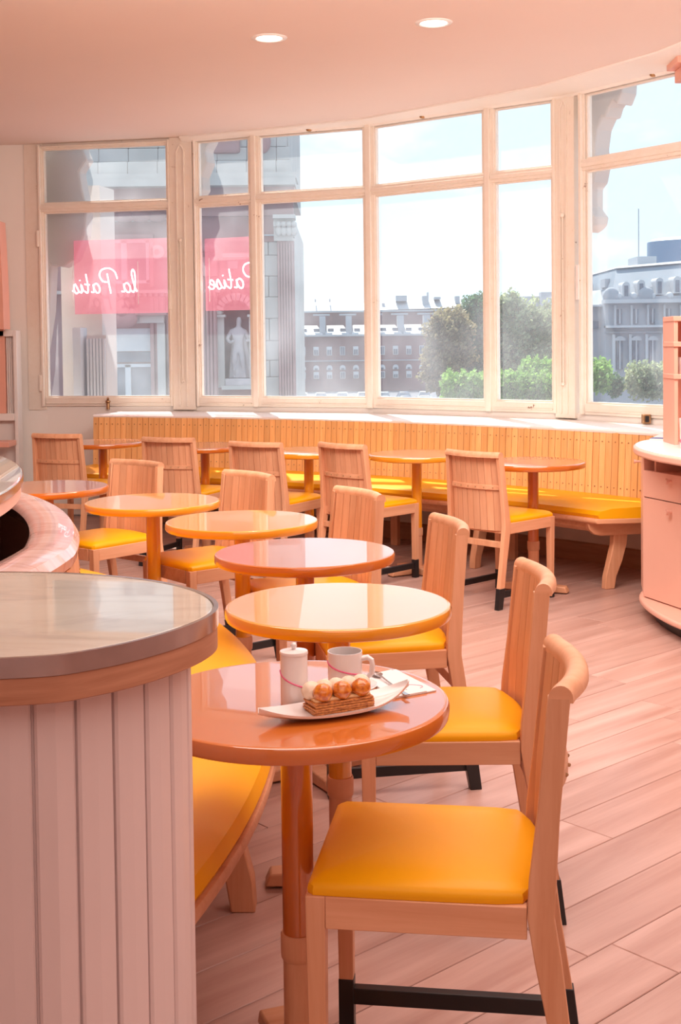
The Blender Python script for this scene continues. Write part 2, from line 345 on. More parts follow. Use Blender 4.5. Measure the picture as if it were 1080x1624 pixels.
# floor of oak planks
fa = radians(41.5); fu = Vector((cos(fa), sin(fa))); fn = Vector((-sin(fa), cos(fa)))
floor = struct(MB().box(-6, 5.2, -3.2, 11.6, -0.12, -0.0125).obj('floor', M['plank'], smooth=False))
def in_room(p):  # region where planks are laid one by one
    return -2.6 < p.x < 2.7 and 1.55 < p.y < 8.9 and (p - OC).length < 8.4 and (p - TC).length > 2.2
PW = 0.187; n_pl = 0
rnd = random.Random(3)
def add_plank(s0, s1, k):
    global n_pl
    g = 0.0012; L_ = (s1 - s0) / 2 - g; w = PW / 2 - g; ch = 0.0016
    v = []
    for z, i in ((-0.0125, 0), (-ch, 0), (0, ch)):
        v += [(-L_ + i, -w + i, z), (L_ - i, -w + i, z), (L_ - i, w - i, z), (-L_ + i, w - i, z)]
    f = [(3, 2, 1, 0), (8, 9, 10, 11)] + [(r * 4 + j, r * 4 + (j + 1) % 4, r * 4 + 4 + (j + 1) % 4, r * 4 + 4 + j) for r in (0, 1) for j in range(4)]
    o = MB().add(v, f).obj('plank', M['plank'], floor, smooth=False, fix=False)
    c = fu * ((s0 + s1) / 2) + fn * (1.760 + (k + .5) * PW)
    o.location = (c.x, c.y, 0); o.rotation_euler = (0, 0, fa); n_pl += 1
joints = {1: 2.30, 2: 2.92, 0: 2.31, -1: 2.40, 6: 3.74}
for k in range(-6, 34):
    s = joints.get(k, rnd.uniform(0, 1.5)) - 12.0 + rnd.uniform(-.0, .0)
    segs = []
    while s < 9.5:
        l = 1.5; segs.append((s, s + l)); s += l
    for s0, s1 in segs:
        pts = [fu * (s0 + (s1 - s0) * t) + fn * (1.760 + (k + .5) * PW) for t in (0, .25, .5, .75, 1)]
        if any(in_room(p) for p in pts) and n_pl < 290: add_plank(s0, s1, k)

# ceiling, outer walls
def wall_strip(name, pts, z0, z1, th, mat, parent=None, side=1):
    mb = MB(); n = len(pts); inn = [Vector(p) for p in pts]; out = []
    for i in range(n):
        a = inn[max(i - 1, 0)]; b = inn[min(i + 1, n - 1)]; d = (b - a).normalized(); out.append(inn[i] + Vector((-d.y, d.x)) * th * side)
    rings = [[Vector((*inn[i], z0)), Vector((*out[i], z0)), Vector((*out[i], z1)), Vector((*inn[i], z1))] for i in range(n)]
    return mb.sweep(rings).obj(name, mat, parent, smooth=False)
ceiling = MB().prism([(-6, -3.2), (5.2, -3.2), (5.2, 4.5)] + [tuple(p + Vector((.03, .04))) for p in reversed(WP)] + [(-6, 11.2)], CEIL, CEIL + .12).obj('ceiling', M['ceiling'], smooth=False)
struct(ceiling)
struct(wall_strip('wall_front', WP, 0.0, 0.935, .14, M['wall']))
struct(wall_strip('wall_front', WP, 3.135, 3.34, .05, M['frame']))
struct(wall_strip('wall_left', [Vector((-6, 10.75)), WP[0]], 0, CEIL, .14, M['wall']))
struct(MB().box(-6, -5.9, -3.2, 10.8, 0, CEIL).obj('wall_left', M['wallwarm'], smooth=False))
struct(MB().box(-6, 5.2, -3.3, -3.2, 0, CEIL).obj('wall_back', M['wallwarm'], smooth=False))
struct(MB().prism([(5.2, -3.2), (5.3, -3.2), (5.3, 4.6), (3.4, 6.1), (WP[-1].x + .05, WP[-1].y), (WP[-1].x, WP[-1].y - .1), (3.3, 5.95), (5.2, 4.4)], 0, CEIL).obj('wall_right', M['wallwarm'], smooth=False))
# lighter moulded border of the ceiling along the window (wider towards the right)
rings = []
for i in range(2, len(WP)):
    p = WP[i]; d = (WP[min(i + 1, len(WP) - 1)] - WP[i - 1]).normalized(); nn = Vector((d.y, -d.x)); w = max(0.02, (i - 3) * .085 + .02)
    rings.append([Vector((*(p + nn * a), z)) for a, z in ((-.02, CEIL + .01), (-.02, CEIL - .045), (.035, CEIL - .045), (.05, CEIL - .03), (.06 + w, CEIL - .012), (.06 + w, CEIL + .01))])
struct(MB().sweep(rings).obj('trim_1', M['wall'], smooth=False))

# ---- windows: frames built bar by bar on the facets of the curved wall
ZB, ZT, T0, T1 = 1.005, 3.12, 2.588, 2.660
def face_frame(p, q):
    d = (q - p); L_ = d.length; d.normalize(); n = Vector((d.y, -d.x))  # n points into the room
    return Matrix(((d.x, -n.x, 0, p.x), (d.y, -n.y, 0, p.y), (0, 0, 1, 0), (0, 0, 0, 1))), L_
def colx(px, p, q):
    "distance along facet p->q of the picture column px (at the horizon)"
    r = ray(px, 470).to_2d(); d = q - p
    det = r.x * (-d.y) + r.y * d.x
    t = (p.x * (-d.y) + p.y * d.x) / det
    return ((r * t) - p).dot(d.normalized())
def bar(mb, M_, x0, x1, z0, z1, y0=-.02, y1=.05): mb.box(x0, x1, y0, y1, z0, z1, M_)
def panes(win, p, q, cols, T=(T0, T1), left=None, right=None):
    """cols = list of (x0, x1) glass spans along the facet; builds rails, glass and putty edges"""
    M_, L_ = face_frame(p, q)
    for x0, x1 in cols:
        for z0, z1, nm in ((ZB, T[0], 'lower'), (T[1], ZT, 'upper')):
            g = MB().box(x0 - .006, x1 + .006, .012, .016, z0 - .006, z1 + .006, M_).obj('pane', M['glass'], win, smooth=False)
            e = MB()   # thin moulded bead round the pane
            for a in ((x0, x0 + .012, z0, z1), (x1 - .012, x1, z0, z1), (x0 + .012, x1 - .012, z0, z0 + .012), (x0 + .012, x1 - .012, z1 - .012, z1)):
                bar(e, M_, *a, y0=-.008, y1=.03)
            e.obj('glazing_bead', M['frame'], win, smooth=False)
    a0 = cols[0][0] if left is None else left; a1 = cols[-1][1] if right is None else right
    mb = MB(); bar(mb, M_, a0 - .03, a1 + .03, ZB - .075, ZB); bar(mb, M_, a0, a1, ZB - .055, ZB - .045, -.03, 0); mb.obj('bottom_rail', M['frame'], win, smooth=False, bevel=.004)
    mb = MB(); bar(mb, M_, a0 - .03, a1 + .03, ZT, ZT + .03); bar(mb, M_, a0 - .02, a1 + .02, ZT + .012, ZT + .022, -.035, 0); mb.obj('top_rail', M['frame'], win, smooth=False, bevel=.004)
    mb = MB(); bar(mb, M_, a0 - .03, a1 + .03, T[0], T[1], -.03, .05); bar(mb, M_, a0 - .02, a1 + .02, T[0] + .022, T[0] + .05, -.042, 0); mb.obj('transom', M['frame'], win, smooth=False, bevel=.005)
    return M_, L_
def mullion(win, M_, x0, x1, z0=ZB - .075, z1=ZT + .03, name='mullion', d=-.035):
    mb = MB(); bar(mb, M_, x0, x1, z0, z1, d + .015, .055); w = x1 - x0
    bar(mb, M_, x0 + w * .28, x1 - w * .28, z0, z1, d - .008, d + .02); return mb.obj(name, M['frame'], win, smooth=False, bevel=.004)
# window 1 : one tall light and its top light
w1 = thing('window_1', kind='structure'); p, q = WP[1], WP[2]
MM, LL = panes(w1, p, q, [(colx(72, p, q), colx(269, p, q))], T=(2.585, 2.655))
xa, xb = colx(72, p, q), colx(269, p, q)
mullion(w1, MM, xa - .045, xa, name='side_stile'); mullion(w1, MM, xb, xb + .035, name='side_stile')
for zz in (1.13, 2.36):   # hinges on the left stile
    MB().box(xa - .052, xa - .030, -.05, -.015, zz - .07, zz + .07, MM).obj('hinge', M['frame'], w1, smooth=False, bevel=.006)
MB().box(xb + .004, xb + .028, -.05, -.02, 1.74, 1.90, MM).obj('hinge', M['frame'], w1, smooth=False, bevel=.005)
# end frame between left wall and window 1
m0, l0 = face_frame(WP[0], WP[1]); struct(MB().box(0, l0, -.01, .08, .9, CEIL, m0).obj('trim_2', M['frame'], smooth=False))
# broad post between window 1 and 2
def post(n, pa, ca, pb, cb, knob):
    "post whose faces span column ca on facet pa to column cb on facet pb"
    A = pa[0] + (pa[1] - pa[0]).normalized() * colx(ca, *pa); B = pb[0] + (pb[1] - pb[0]).normalized() * colx(cb, *pb)
    Mx, Lx = face_frame(A, B); o = MB()
    o.box(0, Lx, -.03, .09, .9, CEIL, Mx); w = Lx
    o.box(w * .30, w * .36, -.045, 0, .93, CEIL - .12, Mx); o.box(w * .62, w * .68, -.045, 0, .93, CEIL - .12, Mx)
    o.tube([Mx @ Vector((w * .33 + (w * .32) * t, -.035, CEIL - .12 + .05 * sin(pi * t))) for t in [i / 8 for i in range(9)]], .009, 6)
    struct(o.obj('trim_%d' % n, M['frame'], smooth=False, bevel=.003))
    k = MB(); k.tube([Mx @ Vector((w * .48, -.045, z)) for z in (1.15, 2.30)], .006, 6); k.ball(Mx @ Vector((w * .48, -.05, 2.31)), .018, 8, 6); k.ball(Mx @ Vector((w * .48, -.05, 1.14)), .014, 8, 6)
    o2 = k.obj('espagnolette_rod', M['frame'], None)
    o2['label'] = knob; o2['category'] = 'window bolt'
    return Mx, Lx
f12 = (WP[1], WP[2]); f23 = (WP[2], WP[3]); f34 = (WP[3], WP[4]); f45 = (WP[4], WP[5]); f56 = (WP[5], WP[6]); f67 = (WP[6], WP[7])
post(3, f12, 274, f23, 310, 'long painted bolt rod on the post beside the leftmost window')
# window 2 : four bays on four facets
w2 = thing('window_2', kind='structure')
for (a, b), (c0, c1) in ((f23, (317, 399)), (f34, (415, 580)), (f45, (597, 769)), (f56, (786, 878))):
    x0, x1 = colx(c0, a, b), colx(c1, a, b); M_, L_ = panes(w2, a, b, [(x0, x1)])
    if c0 == 317: mullion(w2, M_, x0 - .035, x0, name='side_stile')
    if c1 == 878: mullion(w2, M_, x1, x1 + .05, name='side_stile')
for cc0, cc1, A, B in ((399, 415, f23, f34), (580, 597, f34, f45), (769, 786, f45, f56)):
    P0 = A[0] + (A[1] - A[0]).normalized() * colx(cc0, *A); P1 = B[0] + (B[1] - B[0]).normalized() * colx(cc1, *B)
    Mx, Lx = face_frame(P0, P1); mullion(w2, Mx, -.004, Lx + .004)
# window 3
post(4, f56, 884, f67, 915, 'long painted bolt rod on the post beside the rightmost window')
w3 = thing('window_3', kind='structure'); p, q = f67; x0, x1 = colx(932, p, q), (q - p).length - .01
M3, L3 = panes(w3, p, q, [(x0, x1)], T=(2.60, 2.675)); mullion(w3, M3, x0 - .06, x0 - .004, name='side_stile')
MB().box(x0 - .062, x0 - .035, -.055, -.02, 1.72, 1.96, M3).obj('hinge', M['white'], w3, smooth=False, bevel=.004)
M4, L4 = panes(w3, WP[7], WP[8], [(.01, (WP[8] - WP[7]).length - .08)], T=(2.60, 2.675)); mullion(w3, M4, (WP[8] - WP[7]).length - .08, (WP[8] - WP[7]).length)
struct(wall_strip('wall_front', WP[8:], .9, 3.14, .14, M['wall']))
# little latches on the bottom rails
def on_facet(px, fac, z, out=-.04):
    Mx, _ = face_frame(*fac); return Mx @ Vector((colx(px, *fac), out, z))
for px, fac, nm in ((497, f34, 'third'), (678, f45, 'fourth'), (1044, f67, 'rightmost')):
    c = on_facet(px, fac, 3.135)
    k = MB().ball(c, .022, 10, 8, (1.2, .8, .8)); k.tube([c + Vector((.02, -.01, 0)), c + Vector((.06, -.005, -.012))], .007, 6)
    tag(k.obj('window_catch', M['brass']), 'small tarnished catch at the top of the %s window light' % nm, 'window catch')
c = on_facet(171, f12, .955)
k = MB().tube([c + Vector((0, 0, -.05)), c + Vector((0, 0, .01))], .014, 8); k.ball(c + Vector((0, -.005, .015)), .022, 10, 8, (1, 1, .7)); k.tube([c + Vector((0, 0, .015)), c + Vector((.005, -.03, .045))], .010, 6)
tag(k.obj('window_stay', M['brass']), 'brown brass window stay under the leftmost window', 'window catch')
c = on_facet(1031, f67, .925)
k = MB().box(c.x - .026, c.x + .026, c.y - .02, c.y + .03, c.z - .03, c.z + .03)
lo = tag(k.obj('window_lock', M['brass'], bevel=.004), 'small square brass lock under the rightmost window', 'window catch')
MB().box(c.x - .012, c.x + .012, c.y - .028, c.y - .019, c.z - .02, c.z + .02).obj('keeper', M['black'], lo)

# ledge under the windows, box wall below it, wooden plinth
def ring_sweep(mb, C, prof, t0, t1, n, tfun=None):
    rings = []
    for i in range(n + 1):
        t = i / n; rg = []
        for r, z in prof:
            a = t0 + (t1 - t0) * t
            if tfun: a = tfun(r, t)
            p_ = pol(C, r(a) if callable(r) else r, a); rg.append(Vector((p_.x, p_.y, z)))
        rings.append(rg)
    return mb.sweep(rings)
A0, A1 = radians(30), radians(73.9)
o = MB(); inner = [pol(OC, 7.535, A0 + (A1 - A0) * i / 40) for i in range(41)]
def wall_at(th):
    d = Vector((cos(th), sin(th)))
    for i in range(len(WP) - 1):
        a, b = WP[i] - OC, WP[i + 1] - OC; e = b - a; det = d.x * (-e.y) + d.y * e.x
        t = (a.x * (-e.y) + a.y * e.x) / det; u = (d.x * a.y - d.y * a.x) / det
        if -0.001 <= u <= 1.001 and t > 0: return OC + d * t
    return pol(OC, 8.15, th)
rings = []
for i in range(41):
    th = A0 + (A1 - A0) * i / 40; a = pol(OC, 7.535, th); a2 = pol(OC, 7.52, th); w_ = wall_at(th) - Vector((cos(th), sin(th))) * .012
    rings.append([Vector((*a2, .868)), Vector((*w_, .868)), Vector((*w_, .888)), Vector((*a, .888)), Vector((*a2, .880))])
struct(o.sweep(rings).obj('trim_5', M['white'], smooth=False))
rings = []
for i in range(41):
    th = A0 + (A1 - A0) * i / 40; rings.append([Vector((*pol(OC, r, th), z)) for r, z in ((7.77, 0), (7.85, 0), (7.85, .866), (7.60, .866), (7.60, .40), (7.77, .40))])
struct(MB().sweep(rings).obj('wall_front', M['under'], smooth=True))
rings = [[Vector((*pol(OC, r, A0 + (A1 - A0) * i / 40), z)) for r, z in ((7.748, 0), (7.77, 0), (7.77, .122), (7.758, .122), (7.748, .112))] for i in range(41)]
struct(MB().sweep(rings).obj('baseboard_front', M['plinth'], smooth=True))
# scribbled black markings on the wall under the bench
def strokes(lines, Mx, r, mat, name, parent=None, n=5):
    mb = MB()
    for l in lines: mb.tube([Mx @ Vector(pt) for pt in l], r, n)
    return mb.obj(name, mat, parent)
th = radians(55.5); pc = pol(OC, 7.766, th); tx = Vector((sin(th), -cos(th)))
Mx = Matrix(((tx.x, cos(th), 0, pc.x), (tx.y, sin(th), 0, pc.y), (0, 0, 1, .27), (0, 0, 0, 1)))
S = .001
mk = strokes([[(x * S, 0, z * S) for x, z in l] for l in (
    [(-150, 40), (-60, 48), (20, 42)], [(-20, 40), (10, 52), (40, 46), (90, 50), (130, 30)], [(-60, 20), (-30, 24), (-20, -20), (-40, -45), (-55, -35)],
    [(10, 20), (30, 25), (30, 5), (12, 5), (10, 20)], [(70, 28), (20, -40)], [(60, -10), (80, -8), (82, -32), (60, -34), (58, -12)], [(90, 20), (120, 18)])], Mx, .004, M['black'], 'wall_marking')
tag(mk, 'black handwritten marks on the pale wall beneath the window bench', 'marking')

# ================================================================== OUTER WINDOW BENCH
bench = thing('window_bench', 'long curved bench under the windows, yellow seat and slatted backrest', 'bench', (OC.x, OC.y, 0))
def tf_out(r, t):
    e0 = radians(37.6) - (r - 6.98) / .54 * radians(2.6); return e0 + (A1 - e0) * t
Z0 = Vector((0, 0))
ring_sweep(MB(), Z0, [(6.995, .425), (6.985, .445), (7.0, .468), (7.06, .482), (7.25, .490), (7.50, .490), (7.50, .425)], 0, 0, 60, tf_out).obj('seat_cushion', M['vinyl'], bench)
ring_sweep(MB(), Z0, [(6.985, .395), (6.975, .403), (6.975, .418), (6.985, .425), (7.59, .425), (7.59, .395)], 0, 0, 60, tf_out).obj('seat_rim', M['ash_x'], bench, bevel=.004)
ring_sweep(MB(), Z0, [(7.06, .335), (7.03, .36), (7.03, .395), (7.07, .395), (7.07, .335)], 0, 0, 60, lambda r, t: radians(38.2) + (A1 - radians(38.2)) * t).obj('seat_apron', M['ash_x'], bench, bevel=.004)
# end bracket under the right-hand end
e0 = pol(Z0, 7.0, radians(38.2)); e1 = pol(Z0, 7.58, radians(36.1)); dd = (e1 - e0).normalized(); ne = Vector((-dd.y, dd.x))
Me = Matrix(((dd.x, ne.x, 0, e0.x), (dd.y, ne.y, 0, e0.y), (0, 0, 1, 0), (0, 0, 0, 1)))
MB().prism_m([(-.01, .395), (.0, .355), (.03, .325), (.07, .315), (.5, .315), (.5, .395)], 0, .05, Me).obj('end_bracket', M['ash_x'], bench, bevel=.006)
for k in range(105):
    th0 = radians(34.5) + k * (A1 - radians(34.5)) / 105; wd = (A1 - radians(34.5)) / 105 * .455
    thc = th0 + wd / .455 / 2
    jit = (k * 37 % 7) * .0006
    b_ = [Vector((*pol(Z0, r, a), .488)) for r, a in ((7.497 + jit, thc - wd), (7.515, thc - wd), (7.515, thc + wd), (7.497 + jit, thc + wd))]
    t_ = [Vector((*pol(Z0, r, a), .872)) for r, a in ((7.520 + jit, thc - wd), (7.540, thc - wd), (7.540, thc + wd), (7.520 + jit, thc + wd))]
    MB().hexa(b_, t_).obj('back_slat', M['ash_bench_glow'], bench, smooth=False)
sc = MB()
for k in range(105):
    thc = radians(34.5) + (k + .5) * (A1 - radians(34.5)) / 105
    for r, z in ((7.516, .815), (7.500, .535)):
        for dy in (0,):
            c = pol(Z0, r, thc); sc.ball((c.x, c.y, z), .0045, 6, 4)
so = sc.obj('slat_screws', M['brass'], bench); so['kind'] = 'stuff'
ring_sweep(MB(), Z0, [(7.56, .50), (7.59, .50), (7.59, .866), (7.56, .866)], radians(34.5), A1, 50).obj('back_frame', M['ash_x'], bench)
# sabre-shaped legs
def sabre(mb, base, fwd, th_, zt, sc_=1.0, t=.045):
    "base: foot point; fwd: 2D direction from back to front; curve leans under the seat towards the back"
    P_ = [(-.155, zt), (-.145, zt * .72), (-.115, zt * .45), (-.075, zt * .2), (-.062, 0), (0, 0), (-.005, zt * .2), (-.03, zt * .45), (-.055, zt * .72), (-.06, zt)]
    s_ = Vector((-fwd.y, fwd.x)); Mx = Matrix(((fwd.x, s_.x, 0, base[0]), (fwd.y, s_.y, 0, base[1]), (0, 0, 1, 0), (0, 0, 0, 1)))
    mb.prism_m([(a * sc_, b) for a, b in P_], -t / 2, t / 2, Mx); return mb
for td in (39.0, 46.0, 53.5, 61.0, 68.5):
    th = radians(td); b_ = pol(Z0, 7.03 + .03, th); fw = -Vector((cos(th), sin(th)))
    if td == 39.0: b_ = atz(957, 934, 0).to_2d() - OC + Vector((.0, .0)); fw = Vector((-.94, -.34)).normalized()
    sabre(MB(), b_, fw, th, .36).obj('leg', M['ash'], bench, bevel=.004)
    if td > 39:
        b2 = pol(Z0, 7.50, th); MB().box(-.02, .02, -.03, .03, 0, .4, Matrix.Translation((b2.x, b2.y, 0)) @ Matrix.Rotation(th, 4, 'Z')).obj('leg', M['ash'], bench, bevel=.004)
ring_sweep(MB(), Z0, [(7.10, .34), (7.13, .34), (7.13, .395), (7.10, .395)], radians(38.6), A1, 30).obj('seat_beam', M['ash_x'], bench)

# ================================================================== INNER BENCH with marble-topped back
B0, B1_ = radians(-17.0), radians(62)
ib = thing('curved_counter_bench', 'curved yellow bench with pink marble topped back beside the bar counter', 'bench', (TC.x, TC.y, 0))
rf = lambda d=0: (lambda a: 3.476 - .16 * a + d)      # front edge
ro = lambda d=0: (lambda a: 2.955 - .33 * max(a, 0) + d)   # outer rim of the marble
ri = lambda d=0: (lambda a: 2.815 - .33 * max(a, 0) + d)
ring_sweep(MB(), Z0, [(rf(-.012), .425), (rf(-.004), .44), (rf(-.018), .466), (rf(-.07), .484), (rf(-.22), .492), (ro(.03), .490), (ro(.03), .425)], B0, B1_, 60).obj('seat_cushion', M['vinyl'], ib)
ring_sweep(MB(), Z0, [(rf(-.02), .393), (rf(0), .400), (rf(.004), .418), (rf(0), .427), (rf(-.03), .427), (ro(.0), .425), (ro(.0), .393)], B0, B1_, 60).obj('seat_rim', M['ash_x'], ib)
ring_sweep(MB(), Z0, [(ri(.004), .895), (ri(0), .91), (ri(.015), .925), (ri(.05), .93), (ro(-.05), .93), (ro(-.015), .922), (ro(.0), .90), (ro(-.004), .875), (ro(-.03), .862), (ri(.03), .865)], B0, B1_, 70).obj('marble_top', M['pinkmarble'], ib)
ring_sweep(MB(), Z0, [(ri(.045), .0), (ro(-.03), .0), (ro(-.03), .864), (ri(.045), .866)], B0, B1_, 60).obj('back_frame', M['pinkcab'], ib)
NS = 74
for k in range(NS):
    a = B0 + (k + .5) * (B1_ - B0) / NS; wd = (B1_ - B0) / NS * .46
    R1 = ro(-.026)(a); R2 = ro(.026)(a)
    b_ = [Vector((*pol(Z0, r, t), .488)) for r, t in ((R1, a - wd), (R2, a - wd), (R2, a + wd), (R1, a + wd))]
    t_ = [Vector((*pol(Z0, r, t), .868)) for r, t in ((R1, a - wd), (ro(-.01)(a), a - wd), (ro(-.01)(a), a + wd), (R1, a + wd))]
    MB().hexa(b_, t_).obj('back_slat', M['ash'] if k % 3 else M['ash_x'], ib, smooth=False)
sc = MB()
for k in range(NS):
    a = B0 + (k + .5) * (B1_ - B0) / NS; c = pol(Z0, ro(.0)(a) - .004, a)
    sc.ball((c.x, c.y, .81), .0045, 6, 4); c = pol(Z0, ro(.022)(a), a); sc.ball((c.x, c.y, .53), .0045, 6, 4)
so = sc.obj('slat_screws', M['brass'], ib); so['kind'] = 'stuff'
for td in (-1.2, 17, 34, 52):
    th = radians(td); b_ = pol(Z0, rf(-.06)(th), th); sabre(MB(), b_, Vector((cos(th), sin(th))), th, .40, 1.0, .06).obj('leg', M['ash'], ib, bevel=.004)

# ================================================================== BAR behind the bench (ring counter)
bar_ = thing('bar_counter', 'curved bar counter at far left edge with marble top and bright metal rim', 'counter', (TC.x, TC.y, 0))
C0, C1_ = radians(-14), radians(70)
ring_sweep(MB(), Z0, [(2.2, 1.034), (2.735, 1.034), (2.735, 1.047), (2.730, 1.050), (2.2, 1.050)], C0, C1_, 60).obj('marble_top', M['marble'], bar_)
ring_sweep(MB(), Z0, [(2.70, 1.024), (2.738, 1.024), (2.738, 1.046), (2.736, 1.046), (2.70, 1.030)], C0, C1_, 60).obj('metal_rim', M['chrome'], bar_)
ring_sweep(MB(), Z0, [(2.3, .985), (2.730, .985), (2.730, 1.024), (2.3, 1.024)], C0, C1_, 60).obj('wood_band', M['pinkcab'], bar_)
ring_sweep(MB(), Z0, [(2.3, 0), (2.60, 0), (2.60, .985), (2.3, .985)], C0, C1_, 60).obj('body', M['dark'], bar_)  # body coloured near-black for the shaded gap under the overhang

# ================================================================== NEAR COUNTER (rounded end)
ct = thing('host_counter', 'rounded white boarded counter in the foreground with marble top and steel rim', 'counter')
raw = [(-1.5, 1.53), (-.9, 1.53), (-.431, 1.54), (-.381, 1.551), (-.335, 1.577), (-.286, 1.615), (-.242, 1.671), (-.203, 1.740), (-.187, 1.795), (-.184, 1.845), (-.196, 1.904), (-.230, 1.975), (-.292, 2.045), (-.369, 2.096), (-.448, 2.130), (-.545, 2.152), (-.65, 2.16), (-1.0, 2.165), (-1.5, 2.165)]
def cat(pts, n=5):
    out = []
    for i in range(len(pts) - 1):
        p0, p1, p2, p3 = pts[max(i - 1, 0)], pts[i], pts[i + 1], pts[min(i + 2, len(pts) - 1)]
        for k in range(n):
            t = k / n
            out.append(tuple(.5 * ((2 * p1[j]) + (-p0[j] + p2[j]) * t + (2 * p0[j] - 5 * p1[j] + 4 * p2[j] - p3[j]) * t * t + (-p0[j] + 3 * p1[j] - 3 * p2[j] + p3[j]) * t ** 3) for j in range(2)))
    out.append(tuple(pts[-1])); return out
def smooth_pts(P_, it=3):
    P_ = [Vector(p_) for p_ in P_]
    for _ in range(it): P_ = [P_[0]] + [(P_[i - 1] + P_[i] * 2 + P_[i + 1]) / 4 for i in range(1, len(P_) - 1)] + [P_[-1]]
    return P_
outl = smooth_pts(cat(smooth_pts(raw, 1)), 4)
def inset(P_, d):
    o_ = []
    for i in range(len(P_)):
        t = (P_[min(i + 1, len(P_) - 1)] - P_[max(i - 1, 0)]).normalized(); o_.append(P_[i] + Vector((-t.y, t.x)) * d)
    return o_
def slab(P_, prof, name, mat, parent, **k):
    "prof: list of (inset, z); closed slab along the outline P_"
    n = len(P_); vs = []; rows = [inset(P_, d) for d, z in prof]
    for row, (d, z) in zip(rows, prof): vs += [(p_.x, p_.y, z) for p_ in row]
    fs = [tuple(range(n - 1, -1, -1)), tuple((len(prof) - 1) * n + i for i in range(n))]
    for j in range(len(prof) - 1):
        for i in range(n): fs.append((j * n + i, j * n + (i + 1) % n, (j + 1) * n + (i + 1) % n, (j + 1) * n + i))
    return MB().add(vs, fs).obj(name, mat, parent, **k)
slab(outl, [(.006, 1.030), (.006, 1.047), (.009, 1.050)], 'marble_top', M['marble'], ct)
def rimband(P_, d0, d1, z0, z1, name, mat, parent, **k):
    a = inset(P_, d0); b = inset(P_, d1)
    return MB().sweep([[Vector((*a[i], z0)), Vector((*a[i], z1)), Vector((*b[i], z1)), Vector((*b[i], z0))] for i in range(len(P_))]).obj(name, mat, parent, **k)
rimband(outl, -.001, .006, 1.0245, 1.0505, 'metal_rim', M['chrome'], ct)
slab(outl, [(.004, .988), (.001, .990), (.001, 1.0235), (.004, 1.0245)], 'wood_band', M['ash_band'], ct)
slab(outl, [(.052, .0), (.052, .988)], 'body', M['board'], ct)
# vertical boards around the body
bl = inset(outl, .046); dist = [0]
for i in range(1, len(bl)): dist.append(dist[-1] + (bl[i] - bl[i - 1]).length)
def along(d):
    for i in range(1, len(bl)):
        if dist[i] >= d:
            t = (d - dist[i - 1]) / max(1e-9, dist[i] - dist[i - 1]); return bl[i - 1].lerp(bl[i], t)
    return bl[-1]
bw = .0575; s = .001; 
while s + bw < dist[-1]:
    a, b, c_ = along(s + .0022), along(s + bw - .0022), along(s + bw / 2)
    t = (b - a).normalized(); n_ = Vector((t.y, -t.x)); th_ = .010
    if True:
        mb = MB(); pts = [a - n_ * .012, a + n_ * .0, a + t * .003 + n_ * .004, (c_ + n_ * .0045), b - t * .003 + n_ * .004, b, b - n_ * .012]
        mb.prism([tuple(p_) for p_ in pts], .0, .988); mb.obj('board', M['board'], ct, smooth=False)
    s += bw

# ================================================================== TABLES
def make_table(kind):
    mat = M[kind]; t = thing('round_table')
    R = .30
    prof = [(0, .717), (R - .010, .717), (R - .003, .720), (R, .726), (R, .742), (R - .003, .748), (R - .008, .7502), (R - .012, .7500), (R - .014, .7500), (R - .05, .7500), (0, .7500)]
    MB().lathe(prof, 96).obj('tabletop', mat, t)
    MB().lathe([(0, .29), (.031, .29), (.031, .717), (0, .717)], 32).obj('pole', mat, t)
    MB().lathe([(0, .709), (.085, .709), (.088, .712), (.088, .717), (0, .717)], 32).obj('mounting_plate', M['black'], t)
    MB().lathe([(.030, .235), (.0345, .240), (.0355, .250), (.0355, .285), (.0335, .290), (.031, .290)], 32).obj('collar', M['ash'], t)
    MB().lathe([(0, .04), (.031, .04), (.031, .25), (0, .25)], 32).obj('lower_pole', M['ash'], t)
    for k in range(4):
        mb = MB(); a = k * pi / 2
        mb.hexa([Vector(v) for v in ((.0, -.033, .006), (.205, -.030, .006), (.205, .030, .006), (.0, .033, .006))], [Vector(v) for v in ((.0, -.033, .052), (.19, -.030, .040), (.19, .030, .040), (.0, .033, .052))])
        mb.v = [tuple(Matrix.Rotation(a, 3, 'Z') @ Vector(v)) for v in mb.v]
        fo = mb.obj('foot', M['ash_x'], t, bevel=.005)
        c = Matrix.Rotation(a, 3, 'Z') @ Vector((.175, 0, 0)); MB().lathe([(0, 0), (.014, 0), (.014, .007), (0, .007)], 12, (c.x, c.y)).obj('glide', M['black'], fo)
    return t
TT = [(-.095, 2.392), (-.013, 3.262), (-.126, 4.097), (-.395, 4.852), (-.842, 5.489), (-1.457, 6.102)]
BT = [(1.100, 7.088), (.467, 7.668), (-.212, 8.000), (-.938, 8.500), (-1.725, 8.935)]
tspec = []
tlab = ['orange round pedestal table nearest the camera, set with cup and pastry',
        'yellow round pedestal table with bare white-shining top just behind the pastry table',
        'orange-brown round table, third from the camera in the inner row',
        'yellow round table, fourth from the camera in the inner row',
        'yellow round table with thick visible yellow pole, fifth in the inner row',
        'orange-brown round table at far left, partly hidden by the bar']
tk = ['orange', 'yellow', 'orange', 'yellow', 'yellow', 'orange']; ta = [20, 3, 28, 40, 10, 55]
for i, p_ in enumerate(TT): tspec.append((p_, tk[i], ta[i], tlab[i], 'round tables along the inner bench'))
blab = ['orange-brown round table at the right end of the window bench', 'yellow round table, second from the right along the window bench',
        'yellow round table in the middle of the window bench row', 'orange-brown round table, second from the left along the window bench', 'orange-brown round table at the left end of the window bench']
bk_ = ['orange', 'yellow', 'yellow', 'orange', 'orange']; ba = [-25, 30, 10, 50, 20]
for i, p_ in enumerate(BT): tspec.append((p_, bk_[i], ba[i], blab[i], 'round tables along the window bench'))
proto_t = {}
